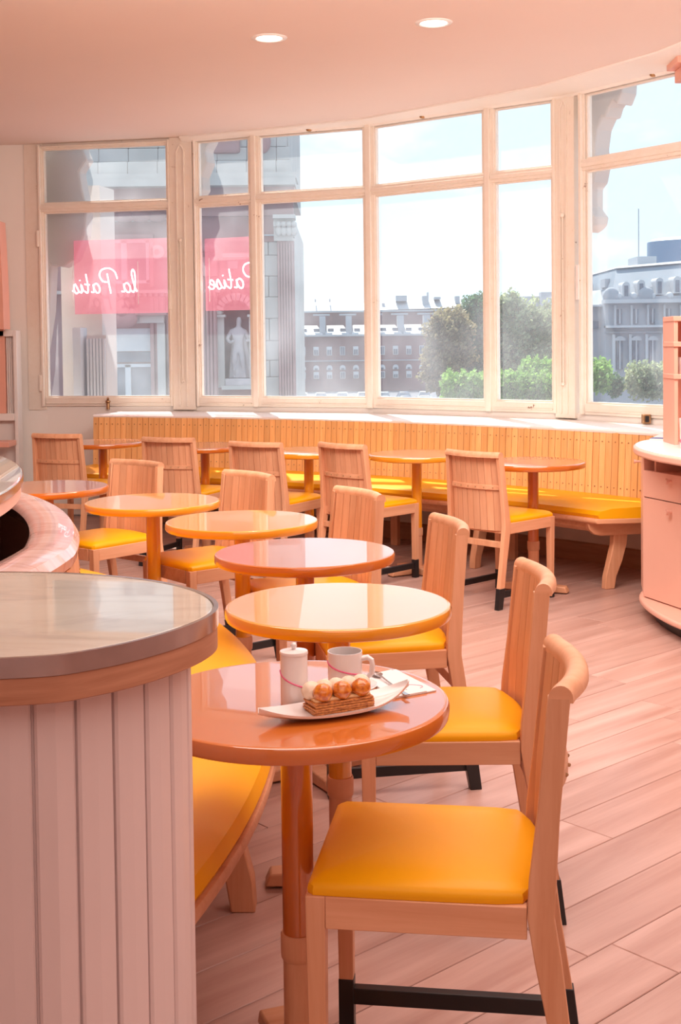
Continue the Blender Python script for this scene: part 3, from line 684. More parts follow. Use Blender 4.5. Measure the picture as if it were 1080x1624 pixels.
# ================================================================== CHAIRS
def post_x(z):
    if z <= .45: return -.484 + (.070) * (z / .45)
    return -.414 - (z - .45) / .40 * .038
SAG = .037
def bow(y): return -SAG * (1 - (y / .182) ** 2)
def make_chair():
    c = thing('dining_chair')
    # front legs
    for s_ in (-1, 1):
        y = s_ * .187
        l = MB().hexa([Vector((-.034 + dx, y + dy, .11)) for dx, dy in ((0, -.015), (.030, -.015), (.030, .015), (0, .015))], [Vector((-.036 + dx, y + dy, .458)) for dx, dy in ((0, -.018), (.036, -.018), (.036, .018), (0, .018))]).obj('leg', M['ash'], c, bevel=.002)
        MB().box(-.035, -.003, y - .0165, y + .0165, 0, .112).obj('leg_cap', M['black'], l, bevel=.002)
        # rear post, floor to top rail
        zs = [.112, .25, .36, .44, .50, .62, .74, .824]; rings = []
        for z in zs:
            x = post_x(z); hw = .0195 + (.004 if .36 <= z <= .5 else 0); hy = .0115 if z > .46 else .0135
            yy = s_ * (.196 - .016 * max(0, (z - .45)) / .4)
            rings.append([Vector((x - hw, yy - hy, z)), Vector((x + hw, yy - hy, z)), Vector((x + hw, yy + hy, z)), Vector((x - hw, yy + hy, z))])
        bp = MB().sweep(rings).obj('back_post', M['ash'], c, bevel=.002)
        x = post_x(0); MB().hexa([Vector((x + a, s_ * .196 + b, 0)) for a, b in ((-.019, -.0145), (.019, -.0145), (.019, .0145), (-.019, .0145))], [Vector((post_x(.113) + a, s_ * .196 + b, .114)) for a, b in ((-.0225, -.015), (.0225, -.015), (.0225, .015), (-.0225, .015))]).obj('leg_cap', M['black'], bp, bevel=.002)
        MB().box(-.465, -.03, s_ * .188 - .010, s_ * .184 + .010, .058, .092).obj('stretcher', M['black'], c, bevel=.002)
    MB().box(-.440, -.418, -.184, .184, .325, .358).obj('rear_rail', M['ash'], c, bevel=.002)
    f = MB(); f.box(-.022, 0, -.163, .163, .400, .458)
    for s_ in (-1, 1): f.box(-.392, -.036, s_ * .194 - .011, s_ * .194 + .011, .400, .458)
    f.box(-.418, -.396, -.184, .184, .400, .452); f.box(-.40, -.02, -.184, .184, .440, .452)
    f.obj('seat_frame', M['ash_x'], c, bevel=.002)
    # cushion
    base = [(-.004, -.198), (-.10, -.202), (-.25, -.202), (-.34, -.200), (-.385, -.192)]
    arc = [(-.392 + bow(y) * .95, y) for y in (-.15, -.1, -.05, 0, .05, .1, .15)]
    out_ = base + arc + [(x, -y) for x, y in reversed(base)]
    # front corners slightly rounded
    out_ = [(-.010, -.188)] + out_[0:] + [(-.010, .188)]; out_[1] = (-.014, -.200); out_[-2] = (-.014, .200); out_[0] = (-.003, -.188); out_[-1] = (-.003, .188)
    cx, cy = -.2, 0; lv = [(1.0, .4585), (1.005, .466), (.995, .475), (.95, .483), (.85, .490), (.65, .496), (.35, .4995), (.02, .501)]
    n = len(out_); vs = []
    for sc_, z in lv: vs += [(cx + (x - cx) * sc_, cy + (y - cy) * sc_, z) for x, y in out_]
    fs = [tuple(range(n - 1, -1, -1)), tuple((len(lv) - 1) * n + i for i in range(n))]
    for j in range(len(lv) - 1):
        for i in range(n): fs.append((j * n + i, j * n + (i + 1) % n, (j + 1) * n + (i + 1) % n, (j + 1) * n + i))
    cu = MB().add(vs, fs).obj('seat_cushion', M['vinyl'], c)
    # slats, set in from the posts and following the bow
    ns = 8; w = .344 / ns
    for k in range(ns):
        y0 = -.172 + k * w + .0014; y1 = y0 + w - .0028; rings = []
        for z in (.415, .60, .828):
            x = post_x(z) + .018; tap = 1 - .03 * max(0, z - .45) / .4
            a, b = y0 * tap, y1 * tap
            rings.append([Vector((x + bow(a), a, z)), Vector((x + bow(b), b, z)), Vector((x - .011 + bow(b), b, z)), Vector((x - .011 + bow(a), a, z))])
        MB().sweep(rings).obj('back_slat', M['ash'], c, smooth=False)
    # batten across the back of the slats, with screws
    mb = MB(); rings = []
    for i in range(9):
        y = -.170 + .34 * i / 8; x = post_x(.650) + bow(y) * .97 + .007
        rings.append([Vector((x, y, .638)), Vector((x, y, .664)), Vector((x - .010, y, .664)), Vector((x - .010, y, .638))])
    ba_ = mb.sweep(rings).obj('back_batten', M['ash_x'], c, bevel=.002)
    mb = MB()
    for k in range(6):
        y = -.135 + .27 * k / 5; mb.ball((post_x(.650) + bow(y) - .003, y, .651), .004, 6, 4)
    mb.obj('screws', M['brass'], ba_)['kind'] = 'stuff'
    # bullnose top rail following the bow
    rings = []; x0 = post_x(.85)
    for i in range(17):
        y = -.1925 + .385 * i / 16; yy = max(-.182, min(.182, y)); bx = bow(yy)
        sec = [(-.0215, .815), (.0215, .815)] + [(.0215 * cos(a), .823 + .0225 * sin(a)) for a in [pi * k / 10 for k in range(0, 11)]]
        rings.append([Vector((x0 + bx + dx, y, z)) for dx, z in sec])
    MB().sweep(rings).obj('top_rail', M['ash_x'], c)
    return c
chair0 = make_chair()
proto_t['orange'] = make_table('orange'); proto_t['yellow'] = make_table('yellow'); index_kids()
used = set()
def place(proto, key, loc, rot, label, cat_, group):
    o_ = proto if key not in used else copy_tree(proto); used.add(key)
    o_.location = loc; o_.rotation_euler = (0, 0, rot); tag(o_, label, cat_, group); return o_
tables = []
for (x, y), kd, ang, lab, grp in tspec: tables.append(place(proto_t[kd], kd, (x, y, 0), radians(ang), lab, 'table', grp))
# chairs: x, y of the front edge, heading towards the table
CH = []
clab = ['pale slatted wooden chair with yellow seat nearest the camera at the pastry table', 'pale slatted wooden chair, second from the camera, at the white-shining yellow table',
        'pale slatted wooden chair, third from the camera in the inner row', 'pale slatted wooden chair, fourth from the camera in the inner row',
        'pale slatted wooden chair, fifth from the camera in the inner row', 'pale slatted wooden chair farthest left in the inner row, near the bar']
TPOS = [(-.046, 2.375, 172.0), (.042, 3.218, 179.5), (-.090, 4.060, -170.4), (-.336, 4.812, -153.1), (-.790, 5.490, -141.3), (-1.358, 6.072, -130.1)]
BPOS = [(1.055, 7.068, 43.0), (.329, 7.696, 44.3), (-.290, 7.955, 58.6), (-.945, 8.430, 67.0), (-1.790, 8.908, 68.9)]
coff = [(.09, .015, 0), (.03, .0, 0), (.03, 0, 0), (.03, 0, 0), (.03, 0, 0), (.03, 0, 0)]
for i, (x, y) in enumerate(TT):
    d = Vector((x, y)) - TC; d.normalize(); n_ = Vector((-d.y, d.x)); o_ = coff[i]
    q_ = TPOS[i]; CH.append((q_[0], q_[1], radians(q_[2]), clab[i], 'slatted chairs of the inner row'))
clab2 = ['slatted wooden chair seen from behind at the right end table of the window row', 'slatted wooden chair seen from behind, second from the right of the window row',
         'slatted wooden chair seen from behind in the middle of the window row', 'slatted wooden chair seen from behind, second from the left of the window row', 'slatted wooden chair seen from behind at the left end of the window row']
boff = [(0, 0, 0)] * 5
for i, (x, y) in enumerate(BT):
    d = (Vector((x, y)) - OC).normalized(); n_ = Vector((-d.y, d.x)); o_ = boff[i]
    q_ = BPOS[i]; CH.append((q_[0], q_[1], radians(q_[2]), clab2[i], 'slatted chairs of the window row'))
for x, y, a, lab, grp in CH: place(chair0, 'chair', (x, y, 0), a, lab, 'chair', grp)

# ================================================================== TABLEWARE on the nearest table
ZT_ = .7505
def P2(px, py, z=ZT_): return atz(px, py, z)
c = P2(467, 1119)   # lidded pot
pot = MB().lathe([(0, 0), (.0245, 0), (.0262, .002), (.0262, .098), (.0255, .100), (0, .100)], 40).obj('sugar_pot', M['ceramic']); pot.location = (c.x, c.y, ZT_)
tag(pot, 'tall white lidded ceramic pot with a pink band on the front table', 'pot')
MB().lathe([(0, .100), (.0270, .100), (.0275, .1025), (.0265, .106), (.012, .108), (.004, .109), (.0035, .112), (0, .112)], 40).obj('lid', M['ceramic'], pot)
MB().ball((0, 0, .116), .0062, 16, 10).obj('lid_knob', M['ceramic'], pot)
def band(r, za, zb, a0, a1, w_=.0016):
    pts = []
    for i in range(25):
        t = i / 24; a = a0 + (a1 - a0) * t; z = za + (zb - za) * (t ** .75); pts.append((r * cos(a), r * sin(a), z))
    return MB().tube(pts, w_, 6)
band(.0264, .070, .034, radians(188), radians(350), .0017).obj('pink_band', M['pink'], pot)
c = P2(550, 1094)   # cup on its saucer
sa = MB().lathe([(0, .003), (.028, .003), (.032, .001), (.036, .002), (.060, .0095), (.0615, .0115), (.060, .0125), (.036, .006), (0, .006)], 56).obj('saucer', M['ceramic']); sa.location = (c.x, c.y, ZT_)
tag(sa, 'white saucer beneath the mug, half behind the pastry', 'saucer')
mug = MB().lathe([(0, 0), (.031, 0), (.034, .003), (.0348, .070), (.0345, .0722), (.0332, .0722), (.0325, .069), (.0315, .006), (0, .005)], 56).obj('mug', M['ceramic']); mug.location = (c.x - .003, c.y + .002, ZT_ + .006)
tag(mug, 'white ceramic mug with a slanting pink band on a saucer', 'mug')
hp = [(.033, 0, .058), (.046, 0, .061), (.054, 0, .056), (.056, 0, .044), (.054, 0, .030), (.046, 0, .022), (.033, 0, .024)]
hh = MB().tube(hp, .0055, 10).obj('handle', M['ceramic'], mug); hh.rotation_euler = (0, 0, radians(-12))
band(.0350, .054, .026, radians(188), radians(350), .0016).obj('pink_band', M['pink'], mug)
MB().lathe([(0, .055), (.0325, .055)], 32).obj('coffee', M['bark'], mug)
# boat-shaped plate
a_, b_ = P2(410, 1150), P2(648, 1112); mid = (a_ + b_) / 2; L2 = (b_ - a_).length; ang = atan2(b_.y - a_.y, b_.x - a_.x)
pl = MB(); N_ = 33; rings = []
for i in range(N_):
    t = i / (N_ - 1); u = (t - .5) * L2; w_ = .052 * max(0.02, (1 - abs(2 * t - 1) ** 2.2)) ** .8 + .0006; lift = .018 * abs(2 * t - 1) ** 3
    if t > .5: lift *= 1.6
    sec = []
    for k in range(9): v = -1 + k / 4; sec.append(Vector((u, v * w_, .0035 + lift + .010 * abs(v) ** 2.5)))
    for k in range(9): v = 1 - k / 4; sec.append(Vector((u, v * w_ * .96, .0008 + lift + .008 * abs(v) ** 2.5)))
    rings.append(sec)
pl.sweep(rings); plate = pl.obj('plate', M['ceramic']); plate.location = (mid.x, mid.y, ZT_); plate.rotation_euler = (0, 0, ang)
tag(plate, 'long white boat-shaped plate with pointed ends carrying the pastry', 'plate')
# pastry: puff slab, cream, three caramel puffs
def crust(name, c1, c2, sc_, bumpy=.6, rough=.45, coat=.2):
    m, n, b = new_mat(name); t = n.nodes.new('ShaderNodeTexCoord'); z = n.nodes.new('ShaderNodeTexNoise'); z.inputs['Scale'].default_value = sc_; z.inputs['Detail'].default_value = 6
    r = n.nodes.new('ShaderNodeValToRGB'); r.color_ramp.elements[0].position = .35; r.color_ramp.elements[1].position = .65; r.color_ramp.elements[0].color = c2 + (1,); r.color_ramp.elements[1].color = c1 + (1,)
    bp = n.nodes.new('ShaderNodeBump'); bp.inputs['Strength'].default_value = bumpy; bp.inputs['Distance'].default_value = .002
    n.links.new(t.outputs['Object'], z.inputs['Vector']); n.links.new(z.outputs['Fac'], r.inputs[0]); n.links.new(r.outputs[0], b.inputs['Base Color']); n.links.new(z.outputs['Fac'], bp.inputs['Height']); n.links.new(bp.outputs[0], b.inputs['Normal'])
    b.inputs['Roughness'].default_value = rough; b.inputs['Coat Weight'].default_value = coat; return m
M['crust'] = crust('flaky_crust', (.72, .27, .06), (.40, .11, .02), 160)
M['caramel'] = crust('caramel_puff', (.85, .30, .03), (.50, .10, .01), 120, .5, .25, .8)
M['cream'] = crust('whipped_cream', (.90, .72, .55), (.82, .60, .42), 60, .3, .5, 0)
M['custard'] = crust('pale_cream_filling', (.90, .60, .32), (.80, .46, .2), 60, .3, .5, 0)
c = P2(538, 1124, ZT_ + .004)
pa = thing('pastry', 'caramel-topped puff pastry with three glazed balls and cream on the boat plate', 'pastry', (c.x, c.y, ZT_ + .0045), ang)
rr = random.Random(5)
for k in range(5):
    vs = []; x0, x1, y0, y1 = -.062 + rr.uniform(-.002, .002), .062 + rr.uniform(-.002, .002), -.025 + rr.uniform(-.002, .001), .025; z0 = .0 + k * .0046; n_ = 22; loop = []
    for i in range(n_): t = i / (n_ - 1); loop.append((x0 + (x1 - x0) * t, y0 + rr.uniform(-.0012, .0012)))
    for i in range(6): t = i / 5; loop.append((x1 + rr.uniform(-.001, .001), y0 + .002 + (y1 - y0 - .004) * t))
    for i in range(n_): t = i / (n_ - 1); loop.append((x1 - (x1 - x0) * t, y1 + rr.uniform(-.001, .001)))
    for i in range(6): t = i / 5; loop.append((x0 + rr.uniform(-.001, .001), y1 - .002 - (y1 - y0 - .004) * t))
    MB().prism(loop, z0, z0 + .0040).obj('pastry_layer', M['crust'], pa, bevel=.0008, smooth=False)
for i in range(5):
    x = -.052 + i * .026; mb = MB(); rings = []
    prof = []
    mb.ball((x, .012, .038), .0185, 20, 12, (1, 1, .95))
    for v_i, v in enumerate(mb.v):
        a = atan2(v[1] - .012, v[0] - x); rr_ = 1 + .07 * cos(7 * a + v[2] * 220); mb.v[v_i] = (x + (v[0] - x) * rr_, .012 + (v[1] - .012) * rr_, v[2])
    mb.obj('cream_swirl', M['cream'], pa)
for i in range(3):
    x = -.040 + i * .040; mb = MB().ball((x, -.013, .0385), .0185, 28, 18, (1, 1, .92))
    for v_i, v in enumerate(mb.v):
        q = Vector(v) - Vector((x, -.013, .0385)); f_ = 1 + .035 * sin(q.x * 420 + i) * sin(q.y * 380) + .025 * sin(q.z * 500 + 2 * i); mb.v[v_i] = tuple(Vector((x, -.013, .0385)) + q * f_)
    pb = mb.obj('caramel_ball', M['caramel'], pa)
MB().box(-.058, .058, -.020, .022, .021, .028).obj('filling', M['custard'], pa, bevel=.003)
# napkin and spoon
q = [P2(x, y).to_2d() for x, y in ((575, 1075), (628, 1063), (692, 1096), (622, 1109))]
nk = MB().hexa([Vector((*p_, ZT_)) for p_ in q], [Vector((*p_, ZT_ + .0022)) for p_ in q]).obj('napkin', M['paper']); tag(nk, 'folded pale paper napkin under the teaspoon', 'napkin')
q2 = [q[0].lerp(q[1], .0), q[0].lerp(q[1], .85), q[3].lerp(q[2], .78), q[3].lerp(q[2], .02)]
MB().hexa([Vector((*p_, ZT_ + .0024)) for p_ in q2], [Vector((*p_, ZT_ + .0040)) for p_ in q2]).obj('upper_fold', M['paper'], nk)
cc = P2(652, 1090, ZT_ + .004); pts = [(cc.x + .022 * cos(a) * (1 + .15 * sin(3 * a)), cc.y + .018 * sin(a), ZT_ + .0042) for a in [i * pi * 1.5 / 18 - .4 for i in range(19)]]
MB().tube(pts, .0006, 5).obj('printed_swirl', M['pink'], nk)
s0_, s1_ = P2(598, 1076), P2(636, 1101); dv = (s1_ - s0_); dl = dv.length; a_s = atan2(dv.y, dv.x)
sp_ = thing('teaspoon', 'small steel teaspoon lying on the paper napkin', 'spoon', (s0_.x, s0_.y, ZT_ + .0045), a_s)
mb = MB(); rings = []
for i in range(13):
    t = i / 12; x = t * .034 - .016; w_ = .0105 * sqrt(max(.001, 1 - (2 * t - 1) ** 2)); rings.append([Vector((x, -w_, .006)), Vector((x, -w_ * .6, .0025)), Vector((x, 0, .0012)), Vector((x, w_ * .6, .0025)), Vector((x, w_, .006)), Vector((x, w_ * .6, .0037)), Vector((x, 0, .0025)), Vector((x, -w_ * .6, .0037))])
mb.sweep(rings).obj('bowl', M['chrome'], sp_)
rings = []
for i in range(9):
    t = i / 8; x = .017 + t * (dl + .016); w_ = .0018 + .0026 * t ** 2; z = .0055 - .004 * sin(pi * t * .7); rings.append([Vector((x, -w_, z)), Vector((x, w_, z)), Vector((x, w_, z + .0014)), Vector((x, -w_, z + .0014))])
MB().sweep(rings).obj('handle', M['chrome'], sp_)

# ================================================================== CABINET at the right
cb = thing('service_cabinet', 'pink rounded service cabinet with drawer and door at the right edge', 'cabinet')
top = cat(smooth_pts([(2.35, 5.35), (1.75, 5.35), (1.575, 5.52), (1.50, 5.74), (1.462, 5.97), (1.465, 6.22), (1.52, 6.46), (1.62, 6.66), (1.80, 6.82), (2.1, 6.86), (2.32, 6.86)], 1), 4)
MB().prism(top, .862, .900).obj('cabinet_top', M['pinkcab'], cb, bevel=.010, seg=3)
MB().prism([tuple(p_) for p_ in inset([Vector(p_) for p_ in reversed(top)], .012)], .900, .9025).obj('top_inlay', M['white'], cb)
base_ = cat(smooth_pts([(2.4, 5.42), (1.85, 5.42), (1.66, 5.58), (1.585, 5.80), (1.535, 6.02), (1.528, 6.28), (1.55, 6.50), (1.64, 6.72), (1.85, 6.80), (2.28, 6.80)], 1), 4)
MB().prism(base_, .068, .098).obj('base_board', M['pinkcab'], cb, bevel=.010, seg=3)
MB().prism([tuple(p_) for p_ in inset([Vector(p_) for p_ in reversed(base_)], .07)], .0, .068).obj('black_plinth', M['black'], cb)
fA, fB = Vector((1.568, 6.42)), Vector((1.89, 5.50)); fd = (fB - fA).normalized(); fl = (fB - fA).length
Mf = Matrix(((fd.x, -fd.y, 0, fA.x), (fd.y, fd.x, 0, fA.y), (0, 0, 1, 0), (0, 0, 0, 1)))   # local x along the face, local -y... room side
side_in = 1 if (Vector((-fd.y, fd.x)).dot(Vector((1, 0))) > 0) else -1
def fbox(mb, x0, x1, d0, d1, z0, z1):   # d: depth into the cabinet
    ys = sorted((d0 * side_in, d1 * side_in)); return mb.box(x0, x1, ys[0], ys[1], z0, z1, Mf)
fbox(fbox(fbox(fbox(MB(), 0.0, .012, .0, .34, .098, .862), .012, fl, .33, .35, .098, .862), .0, fl, .03, .34, .098, .11), .0, fl, .02, .34, .745, .757).obj('carcass', M['pinkcab'], cb, smooth=False)
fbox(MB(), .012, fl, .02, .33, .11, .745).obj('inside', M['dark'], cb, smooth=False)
fbox(MB(), .06, .075, .03, .32, .757, .862).obj('divider', M['pinkcab'], cb, smooth=False)
fbox(MB(), .075, fl, .30, .328, .757, .862).obj('niche_shade', M['dark'], cb, smooth=False)  # dark sheet added for the shade at the back of the niche
dr = fbox(MB(), .004, .62, -.002, .018, .627, .764).obj('drawer', M['pinkcab'], cb, bevel=.002, smooth=False)
dk = fbox(MB(), .004, .62, -.002, .018, .104, .622).obj('door', M['pinkcab'], cb, bevel=.002, smooth=False)
def knob(px, py, par):
    z = aty(px, py, 6.18).z; x = (Vector((aty(px, py, 6.2).x, 6.2)) - fA).dot(fd); x = .255
    c0 = Mf @ Vector((x, -.002 * side_in, z)); c1 = Mf @ Vector((x, -.024 * side_in, z)); c2 = Mf @ Vector((x, -.038 * side_in, z))
    MB().tube([c0, c1, c1 + (c2 - c1) * .05, c2], [.007, .007, .015, .014], 14).obj('knob', M['pinkcab'], par)
knob(1068, 763, dr); knob(1068, 812, dk)
sd_ = MB().prism([(1.572, 6.425), (1.578, 6.425), (1.648, 6.76), (1.640, 6.76)], .098, .862).obj('side_door', M['pinkcab'], cb, smooth=False)
MB().tube([(1.602, 6.60, .79), (1.580, 6.605, .79), (1.566, 6.608, .79)], [.006, .006, .013], 12).obj('knob', M['pinkcab'], sd_)
# papers and things on top
for i, (pts_, mt, nm, lb) in enumerate(((((1030, 697), (1050, 688), (1085, 690), (1085, 698)), 'paper', 'menu_sheet', 'white paper sheets lying on the pink cabinet top'),)):
    q = [atz(x, y, .903).to_2d() for x, y in pts_]; q = q if (q[1] - q[0]).cross(q[2] - q[1]) > 0 else q[::-1]
    mo = MB().prism([tuple(p_) for p_ in q], .9028, .907).obj(nm, M[mt]); tag(mo, lb, 'paper')
    MB().prism([tuple(q[0].lerp(q[1], .02)), tuple(q[0].lerp(q[1], .22)), tuple(q[3].lerp(q[2], .22)), tuple(q[3].lerp(q[2], .02))], .9072, .9085).obj('printed_cover', M['inkblue'], mo)
cu_ = MB().lathe([(0, 0), (.034, 0), (.036, .004), (.042, .150), (.040, .150), (.034, .008), (0, .008)], 32).obj('paper_cup', M['ceramic']); cpt = atz(1083, 712, .903); cu_.location = (cpt.x + .03, cpt.y + .02, .9028)
tag(cu_, 'white and pink paper cup standing on the pink cabinet', 'cup'); MB().lathe([(.0365, .03), (.0372, .03), (.0392, .09), (.0385, .09)], 32).obj('pink_print', M['pink'], cu_)
# coral shelf tower on the cabinet
tw = thing('coral_shelf', 'coral display shelf standing on the cabinet at the right edge', 'shelf', (1.70, 6.30, .9028))
MB().box(0, .02, 0, .22, 0, .655).obj('side_panel', M['coral'], tw, bevel=.002)
MB().box(.02, .60, .20, .22, 0, .655).obj('back_panel', M['coral'], tw, bevel=.002)
for z in (.335, .50, .63): MB().box(-.006, .60, -.01, .20, z, z + .026).obj('shelf_board', M['coral'], tw, bevel=.003)
for k in range(1):
    x = 1.765; g_ = MB().lathe([(0, 0), (.024, 0), (.026, .003), (.030, .085), (.028, .085), (.024, .006), (0, .006)], 24).obj('white_cup', M['ceramic']); g_.location = (x, 6.37, .9028 + .361)
    tag(g_, 'small white cup on the middle board of the coral shelf', 'cup')
# coral cornice bracket near the ceiling
br = MB(); pc = atz(1057, 98, 3.165)
br.box(pc.x, pc.x + .6, pc.y - .25, pc.y - .0, 3.105, 3.165); br.box(pc.x + .05, pc.x + .6, pc.y - .25, pc.y, 3.03, 3.105); br.box(pc.x + .10, pc.x + .6, pc.y - .25, pc.y, 2.95, 3.03)
tag(br.obj('corner_bracket', M['coral'], bevel=.004), 'coral stepped bracket hanging under the ceiling at the upper right corner', 'bracket')

# ================================================================== LEFT WALL FURNITURE
yw = 10.45
pn = thing('panel_cabinet', 'white framed ribbed panel with coral edge against the left wall', 'cabinet', (0, 0, 0))
xa_, xb_ = aty(-60, 560, yw).x, aty(29, 560, yw).x
zt_, zm, zb_ = aty(15, 526, yw).z, aty(15, 661, yw).z, aty(15, 700, yw).z
MB().box(xb_ - .03, xb_, yw - .05, yw + .1, 0, zt_ + .01).obj('post', M['white'], pn, bevel=.004)
MB().box(xa_, xb_ - .03, yw - .05, yw + .1, zt_ - .04, zt_ + .01).obj('top_rail', M['white'], pn, bevel=.004)
MB().box(xa_, xb_ - .03, yw - .06, yw + .1, zm - .03, zm + .03).obj('middle_rail', M['white'], pn, bevel=.004)
x = aty(10, 560, yw).x
k = 0
while x < xb_ - .034: MB().box(x, x + .013, yw + .0, yw + .03, zm + .03, zt_ - .04).obj('rib', M['white'], pn, smooth=False); x += .0165
MB().box(xa_, xb_ - .03, yw + .03, yw + .06, 0, zt_ - .04).obj('back_board', M['white'], pn)
MB().box(xa_, aty(9, 560, yw).x, yw - .03, yw + .02, zm + .03, zt_ - .04).obj('coral_panel', M['coral'], pn, bevel=.003)
MB().box(xa_, aty(9, 560, yw).x, yw - .05, yw + .0, zt_ - .04, zt_ + .02).obj('coral_board', M['coral'], pn, bevel=.003)
MB().box(xa_, aty(26, 560, yw).x, yw - .30, yw - .06, aty(15, 705, yw).z, aty(15, 697, yw).z).obj('lower_shelf', M['coral'], pn, bevel=.003)
mb = MB(); yh = 10.2; mb.prism_m([(aty(x_, y_, yh).x, aty(x_, y_, yh).z) for x_, y_ in ((-40, 350), (-2, 350), (1, 400), (4, 460), (6, 522), (-40, 522))], 0, .2, Matrix.Translation((0, yh, 0)))
tag(mb.obj('coral_screen', M['coral'], smooth=True), 'coral curved panel at the far left edge above the ribbed cabinet', 'panel')

# ================================================================== CEILING DOWNLIGHTS
for i, (px, py, lb) in enumerate(((427, 60, 'round recessed ceiling light, left one of the two'), (688, 36, 'round recessed ceiling light, right one of the two'))):
    c = atz(px, py, CEIL); t = thing('ceiling_light', lb, 'light', (c.x, c.y, CEIL), 0, 'recessed ceiling lights')
    MB().lathe([(.070, -.002), (.078, -.007), (.098, -.004), (.102, .0), (.070, .0)], 48, closed=True).obj('trim_ring', M['white'], t)
    MB().lathe([(0, -.003), (.074, -.003), (.074, -.001), (0, -.001)], 40).obj('lens', M['lamp'], t)
    d = bpy.data.lights.new('spot', 'SPOT'); d.energy = 28; d.color = (1, .86, .7); d.spot_size = radians(110); d.spot_blend = .6; d.shadow_soft_size = .07
    o_ = bpy.data.objects.new('spot', d); COL.objects.link(o_); o_.location = (c.x, c.y, CEIL - .02)

# ================================================================== NEON REFLECTIONS in the panes (modelled as reversed glowing tubes with added glow sheets)
G = {
 'l': ([[(.05, .05), (.22, .45), (.34, .95), (.28, 1.18), (.16, 1.0), (.14, .45), (.22, .04), (.38, .10)]], .36),
 'a': ([[(.42, .42), (.25, .50), (.08, .32), (.08, .08), (.22, .02), (.38, .22), (.44, .46), (.40, .08), (.56, .08)]], .54),
 'P': ([[(.20, -.02), (.34, .70), (.40, 1.0)], [(-.18, .72), (-.05, 1.08), (.30, 1.28), (.72, 1.20), (.84, .92), (.66, .62), (.36, .56)]], .78),
 't': ([[(.10, .44), (.40, .48)], [(.32, 1.0), (.20, .30), (.24, .03), (.40, .12)]], .38),
 'i': ([[(.08, .12), (.22, .46), (.18, .06), (.34, .10)], [(.28, .66), (.30, .70)]], .32),
 's': ([[(.02, .08), (.26, .50), (.32, .22), (.20, .01), (.06, .08)], [(.32, .14), (.42, .14)]], .40),
 'e': ([[(.04, .18), (.30, .30), (.24, .48), (.08, .34), (.08, .08), (.24, .02), (.40, .14)]], .38),
 ' ': ([], .45)}
def neon(text, fac, px_r, px_l, z0, h_, label, clip=None):
    Mx, _ = face_frame(*fac); xr, xl = colx(px_r, *fac), colx(px_l, *fac)
    w_ = sum(G[ch][1] for ch in text); sx = (xr - xl) / w_
    t = thing('neon_reflection', label, 'glass_reflection'); x = xr
    mb = MB(); allp = []
    for ch in text:
        ls, adv = G[ch]
        for l in ls:
            pts = []
            P_ = [l[0]] + l + [l[-1]]
            sm = cat(l, 4) if len(l) > 2 else l
            allp.append([Mx @ Vector((x - u * sx, .10, z0 + v * h_)) for u, v in sm])
        x -= adv * sx
    for p_ in allp: mb.tube(p_, .0065, 6)
    mb.obj('letters', M['neon'], t)
    for xx in (xl, xr): MB().tube([Mx @ Vector((xx, .112, z0 - .10)), Mx @ Vector((xx, .112, z0 + h_ * 1.6))], .003, 6).obj('bracket', M['white'], t)
    return t, Mx, xl, xr
t, Mx, xl, xr = neon('la Patis', f12, 212, 108, aty(160, 464, 10.5).z, .165, 'reflection of pink neon script la Patis, reversed, modelled as tubes at the leftmost window')
MB().box(colx(109, *f12), colx(258, *f12), .125, .131, aty(160, 497, 10.5).z, aty(160, 378, 10.5).z, Mx).obj('pane_glow', M['glow_sheet'], t, smooth=False)  # sheet added for the pink glow around the letters
t, Mx, xl, xr = neon('Patise', f23, 401, 322, aty(360, 458, 10.3).z, .165, 'reflection of pink neon script Patise, reversed, modelled as tubes at the narrow window pane')
MB().box(colx(314, *f23), colx(399, *f23), .125, .131, aty(360, 492, 10.3).z, aty(360, 376, 10.3).z, Mx).obj('pane_glow', M['glow_sheet'], t, smooth=False)

# ================================================================== OUTSIDE
GZ = -6.0
struct(MB().box(-260, 260, 12.2, 420, GZ - .3, GZ).obj('street_ground', M['asphalt'], smooth=False))
# own facade: carved brackets and pier just outside the glass
_wo = [p_ + Vector((.10, .12)) for p_ in WP]
struct(wall_strip('trim_6', _wo, 3.34, 3.6, .10, M['stone']))
def carved(fac, px0, px1, zt, lab, pts, out=.19, flip=False):
    Mx, _ = face_frame(*fac); off = Mx.to_3x3() @ Vector((0, out, 0)); f2 = (fac[0] + off.to_2d(), fac[1] + off.to_2d()); x0, x1 = colx(px0, *f2), colx(px1, *f2); poly = [(x0 + (x1 - x0) * u, zt - v) for u, v in pts]
    mb = MB(); mb.prism_m(poly, out, out + .16, Mx); b_ = mb.obj('carved_bracket', M['stone'], smooth=False, bevel=.02)
    return tag(b_, lab, 'stone carving')
LOB = [(0, -.12), (1.0, -.12), (.98, .02), (.86, .10), (.78, .06), (.66, .10), (.58, .17), (.50, .16), (.36, .24), (.30, .36), (.33, .50), (.26, .60), (.14, .64), (.13, .78), (.28, .84), (.24, .90), (.12, .93), (0, .95)]
carved(f67, 925, 988, 3.15, 'pale carved stone bracket outside the top left corner of the rightmost window', LOB)
carved(f23, 306, 338, 3.20, 'pale carved stone bracket outside the narrow pane of the middle window', [(0, -.1), (1, -.1), (.95, .05), (.7, .12), (.8, .22), (.5, .34), (.55, .45), (.25, .52), (0, .55)])
carved(f12, 50, 143, 3.25, 'large pale carved stone bracket outside the leftmost window', [(0, -.1), (1, -.1), (.92, .1), (1, .2), (.86, .3), (.9, .45), (.98, .62), (.93, .85), (.75, 1.06), (.55, 1.12), (.35, 1.1), (.3, 1.5), (.2, 1.8), (.1, 2.0), (0, 2.1)])
Mx, _ = face_frame(*f12)
pier = thing('stone_pier', 'pale stone pier close outside the leftmost window, with interior reflections modelled as ribs and strip', 'pier')
